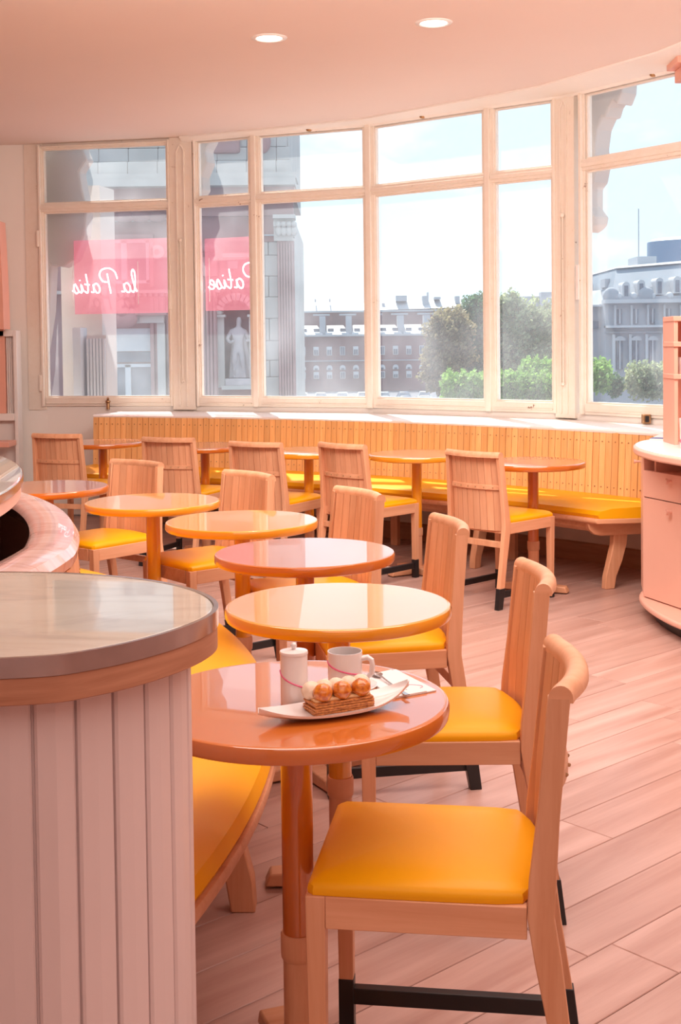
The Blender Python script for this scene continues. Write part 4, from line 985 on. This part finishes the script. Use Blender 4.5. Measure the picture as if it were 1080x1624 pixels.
x0, x1 = colx(40, *f12), colx(108, *f12); MB().box(x0, x1, .75, 1.1, -3, 2.9, Mx).obj('shaft', M['stone'], pier, smooth=False)
xq0, xq1 = colx(98, *f12), colx(130, *f12); zq = aty(115, 532, 11).z
MB().box(xq0, xq1, .52, .74, -3, zq, Mx).obj('reflected_rib_block', M['stone'], pier, smooth=False)  # block and its ribs: an interior reflection in the glass, built solid
n_ = 6
for k in range(n_): w_ = (xq1 - xq0) / n_; MB().box(xq0 + w_ * (k + .15), xq0 + w_ * (k + .85), .50, .53, -2.9, zq - .03, Mx).obj('flute', M['farwhite'], pier, smooth=False)
MB().box(colx(80, *f12), colx(93, *f12), .45, .6, -3, aty(85, 520, 11).z, Mx).obj('reflected_strip', M['farwhite'], pier, smooth=False)  # pale reflection of the interior, built as a solid strip

# opera-like stone building, 40 m away
D = 40.0; KX = F_ / D
def fx(px): return aty(px, 400, D).x
def fz(py): return aty(300, py, D).z
ob = thing('stone_palace', 'tall ornate stone building with pilasters and statue niche filling the left windows', 'building')
def B_(name, px0, px1, py0, py1, d0, d1, mat, bevel=0, par=ob):
    return MB().box(fx(px0), fx(px1), D - d1, D - d0, fz(py1), fz(py0)).obj(name, M[mat], par, smooth=False, bevel=bevel)
def Bz(name, px0, px1, z0, z1, d0, d1, mat, par=ob):
    return MB().box(fx(px0), fx(px1), D - d1, D - d0, z0, z1).obj(name, M[mat], par, smooth=False)
Bz('main_wall', -160, 350, GZ, fz(335), -12, 0, 'stone_warm')
Bz('main_wall', 395, 440, GZ, fz(335), -12, 0, 'stone_warm'); Bz('main_wall', 350, 395, fz(472), fz(335), -12, 0, 'stone_warm'); Bz('main_wall', 350, 395, GZ, fz(612), -12, 0, 'stone_warm')
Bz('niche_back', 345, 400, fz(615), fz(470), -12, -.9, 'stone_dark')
# arch head of the niche with voussoirs
cx_, cz_ = fx(374), fz(500); Ri, Ro = (fx(397) - fx(374)), (fx(408) - fx(374))
mb = MB(); n_ = 12
for k in range(n_):
    a0, a1 = pi * k / n_, pi * (k + 1) / n_; q = [(cx_ + (Ri + .25) * 1.05 * cos(a), cz_ + (Ri + .25) * 1.05 * sin(a)) for a in (a0, a1)]; p0 = [(cx_ + Ri * cos(a), cz_ + Ri * sin(a)) for a in (a0, a1)]
    mb2 = MB(); g = .03; poly = [(cx_ + R_ * cos(a), cz_ + R_ * sin(a)) for R_, a in ((Ri, a0 + g), (Ro, a0 + g), (Ro, a1 - g), (Ri, a1 - g))]
    mb2.prism_m(poly, D - .28, D + .3, Matrix()).obj('voussoir', M['stone'], ob, smooth=False)
# spandrels that turn the square recess into an arch
for sgn in (-1, 1):
    poly = [(cx_ + sgn * Ri, cz_)] + [(cx_ + sgn * Ri * cos(a), cz_ + Ri * sin(a)) for a in [pi / 2 * k / 8 for k in range(9)]] + [(cx_, fz(470)), (cx_ + sgn * Ri * 1.1, fz(470)), (cx_ + sgn * Ri * 1.1, cz_)]
    MB().prism_m(poly, D + .02, D + .5, Matrix()).obj('arch_spandrel', M['stone_warm'], ob, smooth=False)
B_('impost', 340, 357, 500, 504, 0, .35, 'stone'); B_('impost', 392, 410, 500, 504, 0, .35, 'stone')
B_('niche_jamb', 344, 354, 504, 615, 0, .2, 'stone'); B_('niche_jamb', 394, 402, 504, 615, 0, .2, 'stone')
B_('niche_sill', 350, 400, 612, 618, -.9, .4, 'stone')
# panel with tablet above the niche
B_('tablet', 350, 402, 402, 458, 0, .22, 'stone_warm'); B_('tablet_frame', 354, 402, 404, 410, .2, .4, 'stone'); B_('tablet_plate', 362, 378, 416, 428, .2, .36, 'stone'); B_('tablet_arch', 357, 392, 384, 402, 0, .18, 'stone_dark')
# entablature and cornice
B_('frieze', -160, 466, 318, 345, -.3, .35, 'stone_warm'); B_('soffit', -160, 470, 303, 320, -.3, 1.0, 'stone_warm'); B_('cornice', -160, 472, 293, 304, -.3, 1.5, 'stone')
B_('cornice', -160, 474, 283, 293, -.3, 1.3, 'stone')
for py0, py1, e, pr_ in ((262, 283, 466, .9), (240, 261, 463, .7), (221, 239, 458, .6)): 
    x = 120
    while x < e: x2 = min(x + 46, e); B_('attic_stone', x + .12, x2 - .12, py0, py1 - .2, -.3, pr_, 'stone', .03); x = x2
Bz('attic_wall', -160, 460, fz(283), fz(120), -12, .3, 'stone')
for px0, px1 in ((191, 206), (212, 240)): B_('attic_window', px0, px1, 190, 236, .58, .62, 'farglass')
B_('attic_cartouche', 342, 386, 222, 250, .6, .85, 'stone_warm', .1); 
mb = MB(); mb.ball((fx(421), D - 1.0, fz(235)), .28, 12, 8, (1, .5, 1.3)).obj('carved_scroll', M['stone_warm'], ob)
# string course
B_('string_course', -160, 350, 460, 465, 0, .5, 'stone')
for k in range(16): B_('dentil', 130 + k * 9, 134 + k * 9, 465, 470, 0, .35, 'stone')
# pilasters with flutes and capitals
def pilaster(p0, p1, ytop, nfl, mat, d=.45):
    B_('pilaster', p0, p1, ytop, 900, 0, d, mat)
    w_ = (p1 - p0) / nfl
    for k in range(nfl): B_('flute', p0 + w_ * (k + .18), p0 + w_ * (k + .82), ytop + 4, 900, d - .02, d + .10, mat)
pilaster(316, 344, 440, 5, 'stone_warm'); pilaster(441, 467, 386, 6, 'stone_warm', .5); pilaster(238, 262, 470, 3, 'stone_warm', .3); pilaster(112, 134, 440, 4, 'stone_warm', .3)
for py0, py1, e, h2 in ((346, 352, 470, .85), (352, 357, 467, .6), (357, 364, 471, .75), (364, 380, 468, .62), (380, 386, 466, .6)): B_('capital', 438 - h2 * 3, e, py0, py1, 0, h2, 'stone')
for px in (444, 452, 460, 468):
    mb = MB(); mb.ball((fx(px), D - .75, fz(361)), .10, 10, 6); mb.ball((fx(px), D - .7, fz(371)), .13, 10, 6, (.8, .6, 1.3)); mb.obj('carved_leaf', M['stone'], ob)
B_('capital', 314, 346, 410, 440, 0, .6, 'stone_warm'); 
for px in (320, 330, 340): MB().ball((fx(px), D - .62, fz(396)), .16, 10, 8).obj('carved_leaf', M['stone_warm'], ob)
# pale corner pier of big stones
ys = [386, 407, 440, 473, 507, 542, 573, 599, 630, 660]
for i in range(len(ys) - 1):
    for j, (a, b) in enumerate(((410, 441),) if i % 2 else ((410, 426), (426.4, 441))): B_('stone_block', a + .15, b - .15, ys[i] + .25, ys[i + 1] - .25, -.2, .25, 'stone', .03)
B_('corner_core', 409, 466, 345, 900, -11, -.1, 'stone')
B_('corner_pilaster_base', 404, 441, 345, 386, -.1, .25, 'stone_warm')
for py in (375,): B_('corner_band', 409, 441, py, py + 2, .2, .4, 'farwhite')
# window of the palace
def palwin(p0, p1, y0, y1, fr, mid=True, gl='farglass'):
    wn = B_('window', p0, p1, y0, y1, .02, .10, gl)
    def fb(a, b, c_, d_, nm='frame'): return MB().box(fx(a), fx(b), D - .24, D - .06, fz(d_), fz(c_)).obj(nm, M['farwhite'], wn, smooth=False)
    fb(p0 - 1, p1 + 1, y0 - 1, y0 + fr); fb(p0 - 1, p1 + 1, y1 - fr, y1 + 1); fb(p0 - 1, p0 + fr, y0, y1); fb(p1 - fr, p1 + 1, y0, y1)
    if mid: m_ = (p0 + p1) / 2; fb(m_ - fr * 1.1, m_ + fr * 1.1, y0, y1)
    return wn
w_ = palwin(160, 237, 381, 448, 4); B_('window_surround', 152, 245, 372, 380, 0, .3, 'stone_warm'); B_('window_surround', 152, 158, 380, 455, 0, .3, 'stone_warm'); B_('window_surround', 239, 245, 380, 455, 0, .3, 'stone_warm')
B_('frieze_relief', 130, 262, 340, 352, .3, .5, 'stone')
for k in range(5): MB().ball((fx(150 + k * 26), D - .5, fz(346)), .22, 12, 8, (1.5, .5, .8)).obj('carved_scroll', M['stone_warm'], ob)
for px in (140, 251): MB().lathe([(.10, -.05), (.22, -.05), (.24, 0), (.22, .05), (.10, .05)], 20, closed=True).obj('carved_ring', M['stone'], ob).matrix_local = Matrix.Translation((fx(px), D - .25, fz(400))) @ Matrix.Rotation(pi / 2, 4, 'X')
# door-like window with white blind
B_('door_surround', 140, 152, 508, 640, 0, .45, 'stone'); B_('door_surround', 250, 262, 508, 640, 0, .45, 'stone'); B_('door_surround', 140, 262, 500, 512, 0, .6, 'stone'); B_('door_lintel', 134, 268, 494, 500, 0, .8, 'stone_warm')
B_('white_blind', 154, 248, 520, 556, .1, .2, 'farwhite'); B_('transom_light', 155, 247, 557, 573, .05, .1, 'farglass'); palwin(157, 246, 577, 650, 4)
hb = MB(); hb.ball((fx(200), D - .9, fz(490)), .26, 16, 12, (.85, .9, 1.15)); hb.ball((fx(200), D - .8, fz(506)), .42, 14, 10, (1.1, .6, .7)); hb.ball((fx(190), D - .7, fz(500)), .22, 10, 8); hb.ball((fx(210), D - .7, fz(500)), .22, 10, 8); hb.obj('keystone_bust', M['stone_warm'], ob)
# statue in the niche (skin modifier figure on a pedestal)
sx, sy = fx(375), D + .15
ped = fz(602)
st = thing('stone_statue', 'draped stone statue standing in the arched niche of the palace', 'statue', (sx, sy, ped - .22))
MB().box(-.42, .42, -.35, .30, 0, .24).obj('pedestal', M['statue'], st, bevel=.03)
def skin_body(name, nodes, edges, mat, par, lvl=2):
    me = bpy.data.meshes.new(name); me.from_pydata([n_[0] for n_ in nodes], edges, []); me.materials.append(mat)
    o_ = bpy.data.objects.new(name, me); COL.objects.link(o_); o_.parent = par
    md = o_.modifiers.new('skin', 'SKIN'); md.use_smooth_shade = True
    for i, n_ in enumerate(nodes): me.skin_vertices[0].data[i].radius = (n_[1], n_[1] if len(n_) < 3 else n_[2]); 
    me.skin_vertices[0].data[0].use_root = True
    sb = o_.modifiers.new('sub', 'SUBSURF'); sb.levels = lvl; sb.render_levels = lvl
    return o_
zb = .24
N = [((0, 0, zb + .98), .19, .14), ((0, 0, zb + 1.22), .17, .13), ((.01, 0, zb + 1.50), .21, .13), ((.02, 0, zb + 1.66), .075), ((.03, -.02, zb + 1.76), .085), ((.04, -.03, zb + 1.90), .095), ((.04, -.02, zb + 1.99), .06),
     ((-.10, 0, zb + .88), .13), ((-.13, -.04, zb + .50), .10), ((-.12, .02, zb + .08), .06), ((-.13, -.12, zb + .04), .05),
     ((.10, 0, zb + .88), .13), ((.15, -.08, zb + .48), .10), ((.20, .02, zb + .08), .06), ((.22, -.12, zb + .04), .05),
     ((-.22, 0, zb + 1.52), .085), ((-.36, -.02, zb + 1.28), .065), ((-.24, -.22, zb + 1.16), .05), ((-.12, -.28, zb + 1.22), .045),
     ((.24, 0, zb + 1.50), .085), ((.36, -.04, zb + 1.26), .065), ((.28, -.24, zb + 1.20), .05), ((.40, -.30, zb + 1.24), .045)]
E_ = [(0, 1), (1, 2), (2, 3), (3, 4), (4, 5), (5, 6), (0, 7), (7, 8), (8, 9), (9, 10), (0, 11), (11, 12), (12, 13), (13, 14), (2, 15), (15, 16), (16, 17), (17, 18), (2, 19), (19, 20), (20, 21), (21, 22)]
skin_body('figure', N, E_, M['statue'], st)
rings = []
for i in range(9):    # cloak falling behind and beside the figure
    t = i / 8; z = zb + 1.52 - t * 1.50; w0 = .20 + .26 * t; rings.append([Vector((-.10 + w0 * cos(a) * 1.05 + .12 * t, .08 + (.16 + .10 * t) * sin(a) * (1 + .18 * cos(9 * a)), z)) for a in [2 * pi * k / 28 for k in range(28)]])
mb = MB().sweep(rings); cl = mb.obj('cloak', M['statue'], st); cl.location = (.12, .06, 0)

# long zinc-roofed building, 190 m
D2 = 190.0
def X2(px): return aty(px, 540, D2).x
def Z2(py, px=580): return aty(px, py, D2).z
lb_ = thing('long_building', 'long low reddish building with white zinc roofs across the square', 'building')
def L_(name, px0, px1, py0, py1, d0, d1, mat, par=lb_): return MB().box(X2(px0), X2(px1), D2 + d0, D2 + d1, Z2(py1), Z2(py0)).obj(name, M[mat], par, smooth=False)
L_('front_wall', 440, 790, 531, 660, 0, 12, 'brickfar'); L_('upper_wall', 440, 790, 492, 532, 8, 16, 'brickfar'); L_('cornice', 440, 790, 530, 533, -.6, 1, 'zinc'); L_('string_course', 440, 790, 571, 572.5, -.3, .2, 'paris'); L_('cornice', 440, 720, 490, 493, 7.4, 9, 'zinc')
for i, (a, b) in enumerate(((455, 471), (473, 513), (516, 555), (558, 597), (600, 638), (640, 680), (683, 720), (724, 762))):
    zt, zb2 = Z2(515), Z2(530); x0, x1 = X2(a), X2(b)
    r_ = MB().hexa([Vector((x0, D2 - .3, zb2)), Vector((x1, D2 - .3, zb2)), Vector((x1, D2 + 8, zb2)), Vector((x0, D2 + 8, zb2))], [Vector((x0 + .2, D2 + 3.2, zt)), Vector((x1 - 1.0, D2 + 3.2, zt)), Vector((x1 - 1.0, D2 + 8, zt)), Vector((x0 + .2, D2 + 8, zt))]).obj('zinc_roof', M['zinc'], lb_, smooth=False)
    for u in (.22, .72): MB().box(x0 + (x1 - x0) * u - .45, x0 + (x1 - x0) * u + .45, D2 + 1.0, D2 + 1.8, zb2 + .45, zb2 + .95).obj('skylight', M['farglass'], r_, smooth=False)
    MB().box(x1 - .6, x1 + .3, D2 + .6, D2 + 5, zb2, zt + 1.4).obj('chimney_wall', M['paris'], lb_, smooth=False); MB().box(x1 - 1.6, x1 + 1.0, D2 + 1.5, D2 + 2.2, zt + 1.5, zt + 1.75).obj('chimney_cap', M['zinc'], lb_, smooth=False)
MB().hexa([Vector((X2(440), D2 + 7.5, Z2(491))), Vector((X2(596), D2 + 7.5, Z2(491))), Vector((X2(596), D2 + 17, Z2(491))), Vector((X2(440), D2 + 17, Z2(491)))], [Vector((X2(440), D2 + 12, Z2(475))), Vector((X2(596), D2 + 12, Z2(475))), Vector((X2(596), D2 + 13, Z2(475))), Vector((X2(440), D2 + 13, Z2(475)))]).obj('zinc_roof', M['zinc'], lb_, smooth=False)
MB().hexa([Vector((X2(598), D2 + 7.5, Z2(490))), Vector((X2(745), D2 + 7.5, Z2(487))), Vector((X2(745), D2 + 17, Z2(487))), Vector((X2(598), D2 + 17, Z2(490)))], [Vector((X2(604), D2 + 11, Z2(474))), Vector((X2(740), D2 + 11, Z2(472))), Vector((X2(740), D2 + 14, Z2(472))), Vector((X2(604), D2 + 14, Z2(474)))]).obj('zinc_roof', M['zinc'], lb_, smooth=False)
for px, py, w_, hh_ in ((499, 470, 2, 5), (523, 470, 2, 5), (602, 472, 5, 12), (642, 466, 18, 9), (682, 467, 10, 24), (686, 461, 2, 6), (702, 469, 10, 4), (735, 468, 7, 12), (612, 478, 5, 8)):
    L_('chimney', px - w_ / 2, px + w_ / 2, py, py + hh_, 9, 11, 'paris')
for row, (y0, y1) in enumerate(((549, 563), (580, 586), (589, 600))):
    for k in range(14):
        x = 480 + k * 21
        if x > 760: continue
        if row == 1:
            w0 = MB().prism_m([(X2(x) - .45, Z2(586)), (X2(x) + .45, Z2(586))] + [(X2(x) + .45 * cos(a), Z2(583) + .45 * sin(a)) for a in [pi * j / 6 for j in range(7)]], D2 - .15, D2 + .1, Matrix()).obj('window', M['farwhite'], lb_, smooth=False); L_('pane', x - 2.2, x + 2.2, 583, 586, -.22, -.16, 'farglass', w0)
        else:
            w0 = L_('window', x - 4.2, x + 4.2, y0, y1, -.15, .1, 'farwhite'); L_('pane', x - 3, x - .4, y0 + (5 if k % 3 else 1), y1 - 1, -.22, -.16, 'farglass', w0); L_('pane', x + .4, x + 3, y0 + (5 if k % 3 else 1), y1 - 1, -.22, -.16, 'farglass', w0)
# far roofs behind the trees
fr_ = thing('distant_house', 'pale flat-topped building peeping above the trees in the distance', 'building'); MB().box(aty(822, 500, 240).x, aty(905, 500, 240).x, 240, 250, GZ, aty(850, 470, 240).z).obj('wall', M['paris'], fr_, smooth=False); MB().box(aty(856, 500, 240).x, aty(905, 500, 240).x, 238, 241, GZ, aty(850, 464, 240).z).obj('wing', M['paris'], fr_, smooth=False)

# right-hand mansard building, 110 m
D3 = 110.0
def X3(px): return aty(px, 500, D3).x
def Z3(py): return aty(1010, py, D3).z
rb = thing('mansard_building', 'grand pale building with slate mansard roof and dormers seen in the rightmost window', 'building')
def R_(name, px0, px1, py0, py1, d0, d1, mat, par=rb): return MB().box(X3(px0), X3(px1), D3 + d0, D3 + d1, Z3(py1), Z3(py0)).obj(name, M[mat], par, smooth=False)
R_('main_wall', 960, 1180, 480, 700, 0, 20, 'paris'); R_('side_wing', 915, 962, 484, 700, 2, 20, 'paris')
R_('cornice', 956, 1180, 475, 481, -1.0, .5, 'farwhite'); R_('cornice', 915, 960, 482, 485, 1.2, 2.5, 'farwhite'); R_('balcony_slab', 960, 1180, 516, 519.5, -1.1, .5, 'farwhite'); R_('string_course', 960, 1180, 526, 528, -.4, .2, 'paris')
R_('parapet', 960, 1180, 470, 476, -.6, .2, 'paris')
MB().hexa([Vector((X3(968), D3 - .2, Z3(475))), Vector((X3(1190), D3 - .2, Z3(475))), Vector((X3(1190), D3 + 20, Z3(475))), Vector((X3(968), D3 + 20, Z3(475)))], [Vector((X3(992), D3 + 3.5, Z3(422))), Vector((X3(1190), D3 + 3.5, Z3(408))), Vector((X3(1190), D3 + 16, Z3(408))), Vector((X3(992), D3 + 16, Z3(422)))]).obj('mansard_roof', M['slate'], rb, smooth=False)
MB().hexa([Vector((X3(990), D3 + 3.2, Z3(422))), Vector((X3(1190), D3 + 3.2, Z3(408))), Vector((X3(1190), D3 + 16, Z3(408))), Vector((X3(990), D3 + 16, Z3(422)))], [Vector((X3(996), D3 + 4, Z3(418))), Vector((X3(1190), D3 + 4, Z3(403))), Vector((X3(1190), D3 + 15, Z3(403))), Vector((X3(996), D3 + 15, Z3(418)))]).obj('roof_crest', M['zinc'], rb, smooth=False)
MB().hexa([Vector((X3(915), D3 + 2, Z3(484))), Vector((X3(966), D3 + 2, Z3(484))), Vector((X3(966), D3 + 20, Z3(484))), Vector((X3(915), D3 + 20, Z3(484)))], [Vector((X3(918), D3 + 6, Z3(459))), Vector((X3(975), D3 + 6, Z3(455))), Vector((X3(975), D3 + 16, Z3(455))), Vector((X3(918), D3 + 16, Z3(459)))]).obj('side_roof', M['slate'], rb, smooth=False)
for px, py in ((992, 447), (1016, 444), (1045, 441), (1073, 439), (1101, 437)):
    dm = MB(); x0, x1 = X3(px - 6), X3(px + 6); r_ = (x1 - x0) / 2; zc = Z3(py + 6)
    poly = [(x0, Z3(py + 27)), (x1, Z3(py + 27))] + [(px_, pz_) for px_, pz_ in [((x0 + x1) / 2 + r_ * cos(a), zc + r_ * sin(a)) for a in [pi * j / 8 for j in range(9)]]]
    dmo = dm.prism_m(poly, D3 - .3, D3 + 3.5, Matrix()).obj('dormer', M['farwhite'], rb, smooth=False)
    MB().box(x0 + r_ * .5, x1 - r_ * .5, D3 - .36, D3 - .28, Z3(py + 25), zc).obj('pane', M['farglass'], dmo, smooth=False)
    MB().ball((X3(px - 13), D3 - .4, Z3(470)), .35, 10, 8).obj('finial', M['farwhite'], rb)
for px in (968, 1023): MB().ball((X3(px), D3 - .4, Z3(469)), .75, 14, 10, (1, .6, 1)).obj('oval_dormer', M['paris'], rb)
for k, px in enumerate((982, 1008, 1034, 1060, 1086)):
    w0 = R_('window', px - 4, px + 4, 490, 513, -.15, .1, 'farglass'); R_('frame', px - 1, px + 1, 490, 513, -.25, -.1, 'farwhite', w0)
    R_('window_pilaster', px - 9, px - 6, 484, 516, -.35, .1, 'farwhite')
    w1_ = R_('window', px - 5, px + 5, 540, 585, -.15, .1, 'farglass'); R_('frame', px - 1, px + 1, 540, 585, -.25, -.1, 'farwhite', w1_); R_('window_pilaster', px - 12, px - 8, 530, 600, -.4, .1, 'farwhite')
    a_ = [(X3(px) + .50 * cos(t), Z3(540) + .4 * sin(t)) for t in [pi * j / 6 for j in range(7)]]; MB().prism_m(a_, D3 - .3, D3 + .1, Matrix()).obj('window_arch', M['farwhite'], rb, smooth=False)
R_('balcony_rail', 1034, 1068, 508, 516, -1.1, -.95, 'slate')
R_('roof_storey', 936, 970, 444, 455, 8, 12, 'slate'); R_('window', 936, 956, 508, 520, 1.8, 2, 'farglass')
for px in (938, 944, 950, 956, 962, 968): R_('chimney_pot', px, px + 2, 440, 446, 9, 10, 'slate')
R_('chimney', 975, 983, 438, 452, 4, 6, 'paris')
tw_ = thing('blue_tower', 'blue-grey round tower top above the mansard roof', 'tower'); MB().lathe([(0, GZ), (5.2, GZ), (5.2, aty(1070, 384, 170).z), (4.6, aty(1070, 379, 170).z), (0, aty(1070, 378, 170).z)], 32).obj('drum', M['tower'], tw_).location = (aty(1088, 400, 170).x, 170, 0)
ms = thing('roof_mast', 'thin antenna mast on a white block above the mansard roof', 'antenna'); MB().box(X3(1046), X3(1078), D3 + 8, D3 + 12, Z3(420), Z3(397)).obj('block', M['farwhite'], ms, smooth=False); MB().tube([(X3(1052), D3 + 9, Z3(400)), (X3(1052), D3 + 9, Z3(314))], .05, 6).obj('mast', M['paris'], ms)

# trees and clipped hedges: crowns of separate leaves
def crown(name, lab, catn, blobs, mat, n, size, trunk=None, grp=None, seed=1):
    rn = random.Random(seed); vs = []; fs = []; tot = sum(b[3] * b[4] * b[5] for b in blobs) ** 1.0
    for (x, y, z, rx, ry, rz) in blobs:
        for _ in range(int(n * rx * ry * rz / tot)):
            while True:
                u = Vector((rn.gauss(0, 1), rn.gauss(0, 1), rn.gauss(0, 1)))
                if u.length > .01: break
            u.normalize(); k = rn.uniform(.62, 1.04) * (1 + .16 * sin(u.x * 7 + x) * sin(u.z * 8 + y) + .10 * sin(u.y * 11 + u.z * 13)); p_ = Vector((x + u.x * rx * k, y + u.y * ry * k, z + u.z * rz * k))
            a = Vector((rn.gauss(0, 1), rn.gauss(0, 1), rn.gauss(0, 1))).normalized(); b = a.orthogonal().normalized(); s_ = size * rn.uniform(.6, 1.3); c2 = a.cross(b)
            i = len(vs); vs += [tuple(p_ + b * s_), tuple(p_ + c2 * s_ * .6), tuple(p_ - b * s_), tuple(p_ - c2 * s_ * .6)]; fs.append((i, i + 1, i + 2, i + 3))
    t = thing(name, lab, catn, (0, 0, 0), 0, grp)
    me = bpy.data.meshes.new('leaves'); me.from_pydata(vs, [], fs); me.materials.append(mat); o_ = bpy.data.objects.new('leaves', me); COL.objects.link(o_); o_.parent = t; o_['kind'] = 'stuff'
    for (x, y, z, rx, ry, rz) in blobs: pass
    mb = MB()
    for (x, y, z, rx, ry, rz) in blobs: mb.ball((x, y, z), 1, 12, 8, (rx * .72, ry * .72, rz * .72))
    mb.obj('inner_crown', mat, t)
    if trunk: MB().tube([(trunk[0], trunk[1], GZ), (trunk[0] + .1, trunk[1], trunk[2])], [.35, .2], 10).obj('trunk', M['bark'], t)
    return t
def at_(px, py, y): v = aty(px, py, y); return v.x, v.y, v.z
def blob(px, py, y, rpx, rpy, ry=None): x, _, z = at_(px, py, y); k = y / F_; return (x, y, z, rpx * k, (ry or (rpx * k * .8)), rpy * k)
crown('bronze_tree', 'large brownish-green tree in the square, left of the dark one', 'tree', [blob(712, 548, 92, 40, 56), blob(700, 590, 91, 34, 36), blob(722, 512, 93, 22, 26)], M['leaf_brown'], 9000, .17, (aty(712, 560, 92).x, 92, 0), 'trees in the square', 1)
crown('dark_tree', 'dark green tree with orange-tinged top beside the window bar', 'tree', [blob(748, 520, 96, 26, 48), blob(762, 492, 97, 24, 26), blob(752, 570, 96, 30, 46)], M['leaf_dark'], 8000, .17, (aty(750, 560, 96).x, 96, 0), 'trees in the square', 2)
crown('pale_tree', 'broad pale green tree right of the window bar', 'tree', [blob(812, 520, 94, 30, 54), blob(850, 540, 95, 34, 60), blob(806, 488, 94, 20, 26), blob(874, 520, 96, 22, 46), blob(830, 580, 94, 44, 40)], M['leaf_pale'], 12000, .18, (aty(830, 560, 95).x, 95, 0), 'trees in the square', 3)
crown('clipped_hedge', 'bright green clipped hedge row in front of the trees', 'hedge', [blob(715 + k * 21, 614, 60, 17, 27, 1.0) for k in range(9)], M['leaf_bright'], 9000, .10, None, 'clipped hedges', 4)
crown('clipped_hedge', 'second bright hedge rising behind the right part of the hedge row', 'hedge', [blob(836 + k * 14, 590, 66, 14, 22, 1.0) for k in range(4)], M['leaf_bright'], 2500, .11, None, 'clipped hedges', 5)
crown('clipped_hedge', 'small bright hedge at the left of the rightmost window', 'hedge', [blob(942 + k * 14, 595, 55, 14, 28, 1.0) for k in range(2)], M['leaf_bright'], 2200, .09, None, 'clipped hedges', 6)
crown('clipped_hedge', 'long pale hedge below the mansard building', 'hedge', [blob(1009 + k * 18, 604, 55, 17, 30, 1.0) for k in range(7)], M['leaf_pale'], 7000, .09, None, 'clipped hedges', 7)
crown('clipped_hedge', 'dark low bush between the two hedges in the rightmost window', 'hedge', [blob(976, 612, 56, 12, 18, .8)], M['leaf_dark'], 900, .09, None, 'clipped hedges', 8)

# parked cars along the street
def make_car(mat):
    c = thing('car')
    prof = [(-.88, .30), (-.90, .62), (-.84, .88), (-.74, .95), (-.58, 1.38), (-.45, 1.44), (.45, 1.44), (.58, 1.38), (.74, .95), (.84, .88), (.90, .62), (.88, .30)]
    def ring(y, zs, ws, zo=0): return [Vector((x * ws, y, .30 + (z - .30) * zs + zo)) for x, z in prof]
    MB().sweep([ring(-2.15, .42, .92), ring(-2.05, .55, .98), ring(-1.0, .62, 1), ring(-.45, 1, 1), ring(1.2, 1, 1), ring(1.9, .66, 1), ring(2.15, .5, .95)]).obj('body', mat, c)
    MB().hexa([Vector(v) for v in ((-.66, -1.02, .98), (.66, -1.02, .98), (.56, -.52, 1.36), (-.56, -.52, 1.36))], [Vector(v) for v in ((-.66, -1.05, 1.02), (.66, -1.05, 1.02), (.56, -.55, 1.40), (-.56, -.55, 1.40))]).obj('windscreen', M['farglass'], c)
    for sx_ in (-1, 1):
        for y in (-1.35, 1.35):
            mb = MB().lathe([(0, -.1), (.31, -.1), (.32, 0), (.31, .1), (0, .1)], 16); w = mb.obj('wheel', M['black'], c); w.matrix_local = Matrix.Translation((sx_ * .8, y, .32)) @ Matrix.Rotation(pi / 2, 4, 'Y')
        MB().box(sx_ * .66 - .15, sx_ * .66 + .15, -2.17, -2.05, .56, .70).obj('headlamp', M['farwhite'], c)
    return c
M['carwhite'] = plain('white_car_paint', (.75, .76, .78), .3, coat=.5); M['cardark'] = plain('dark_blue_car_paint', (.05, .08, .14), .3, coat=.5); M['carsil'] = plain('silver_car_paint', (.42, .46, .50), .3, coat=.5)
cw, cd, cs_ = make_car(M['carwhite']), make_car(M['cardark']), make_car(M['carsil']); index_kids(); used.discard('x')
for i, (px, kd, lb) in enumerate(((479, cw, 'white car parked farthest left in the street row'), (509, cs_, 'silver car, second from the left in the street row'), (543, cw, 'white car, third from the left in the street row'), (576, cw, 'white car just left of the window bar in the street row'),
        (609, cs_, 'silver car just right of the window bar in the street row'), (641, cd, 'dark blue car parked in the street row'), (673, cs_, 'silver car parked farthest right, near the hedge'))):
    v = aty(px, 625, 150); key = 'car' + kd.name
    o_ = place(kd, key, (v.x, 150, GZ), radians(3 if i % 2 else -2), lb, 'car', 'cars parked across the square')
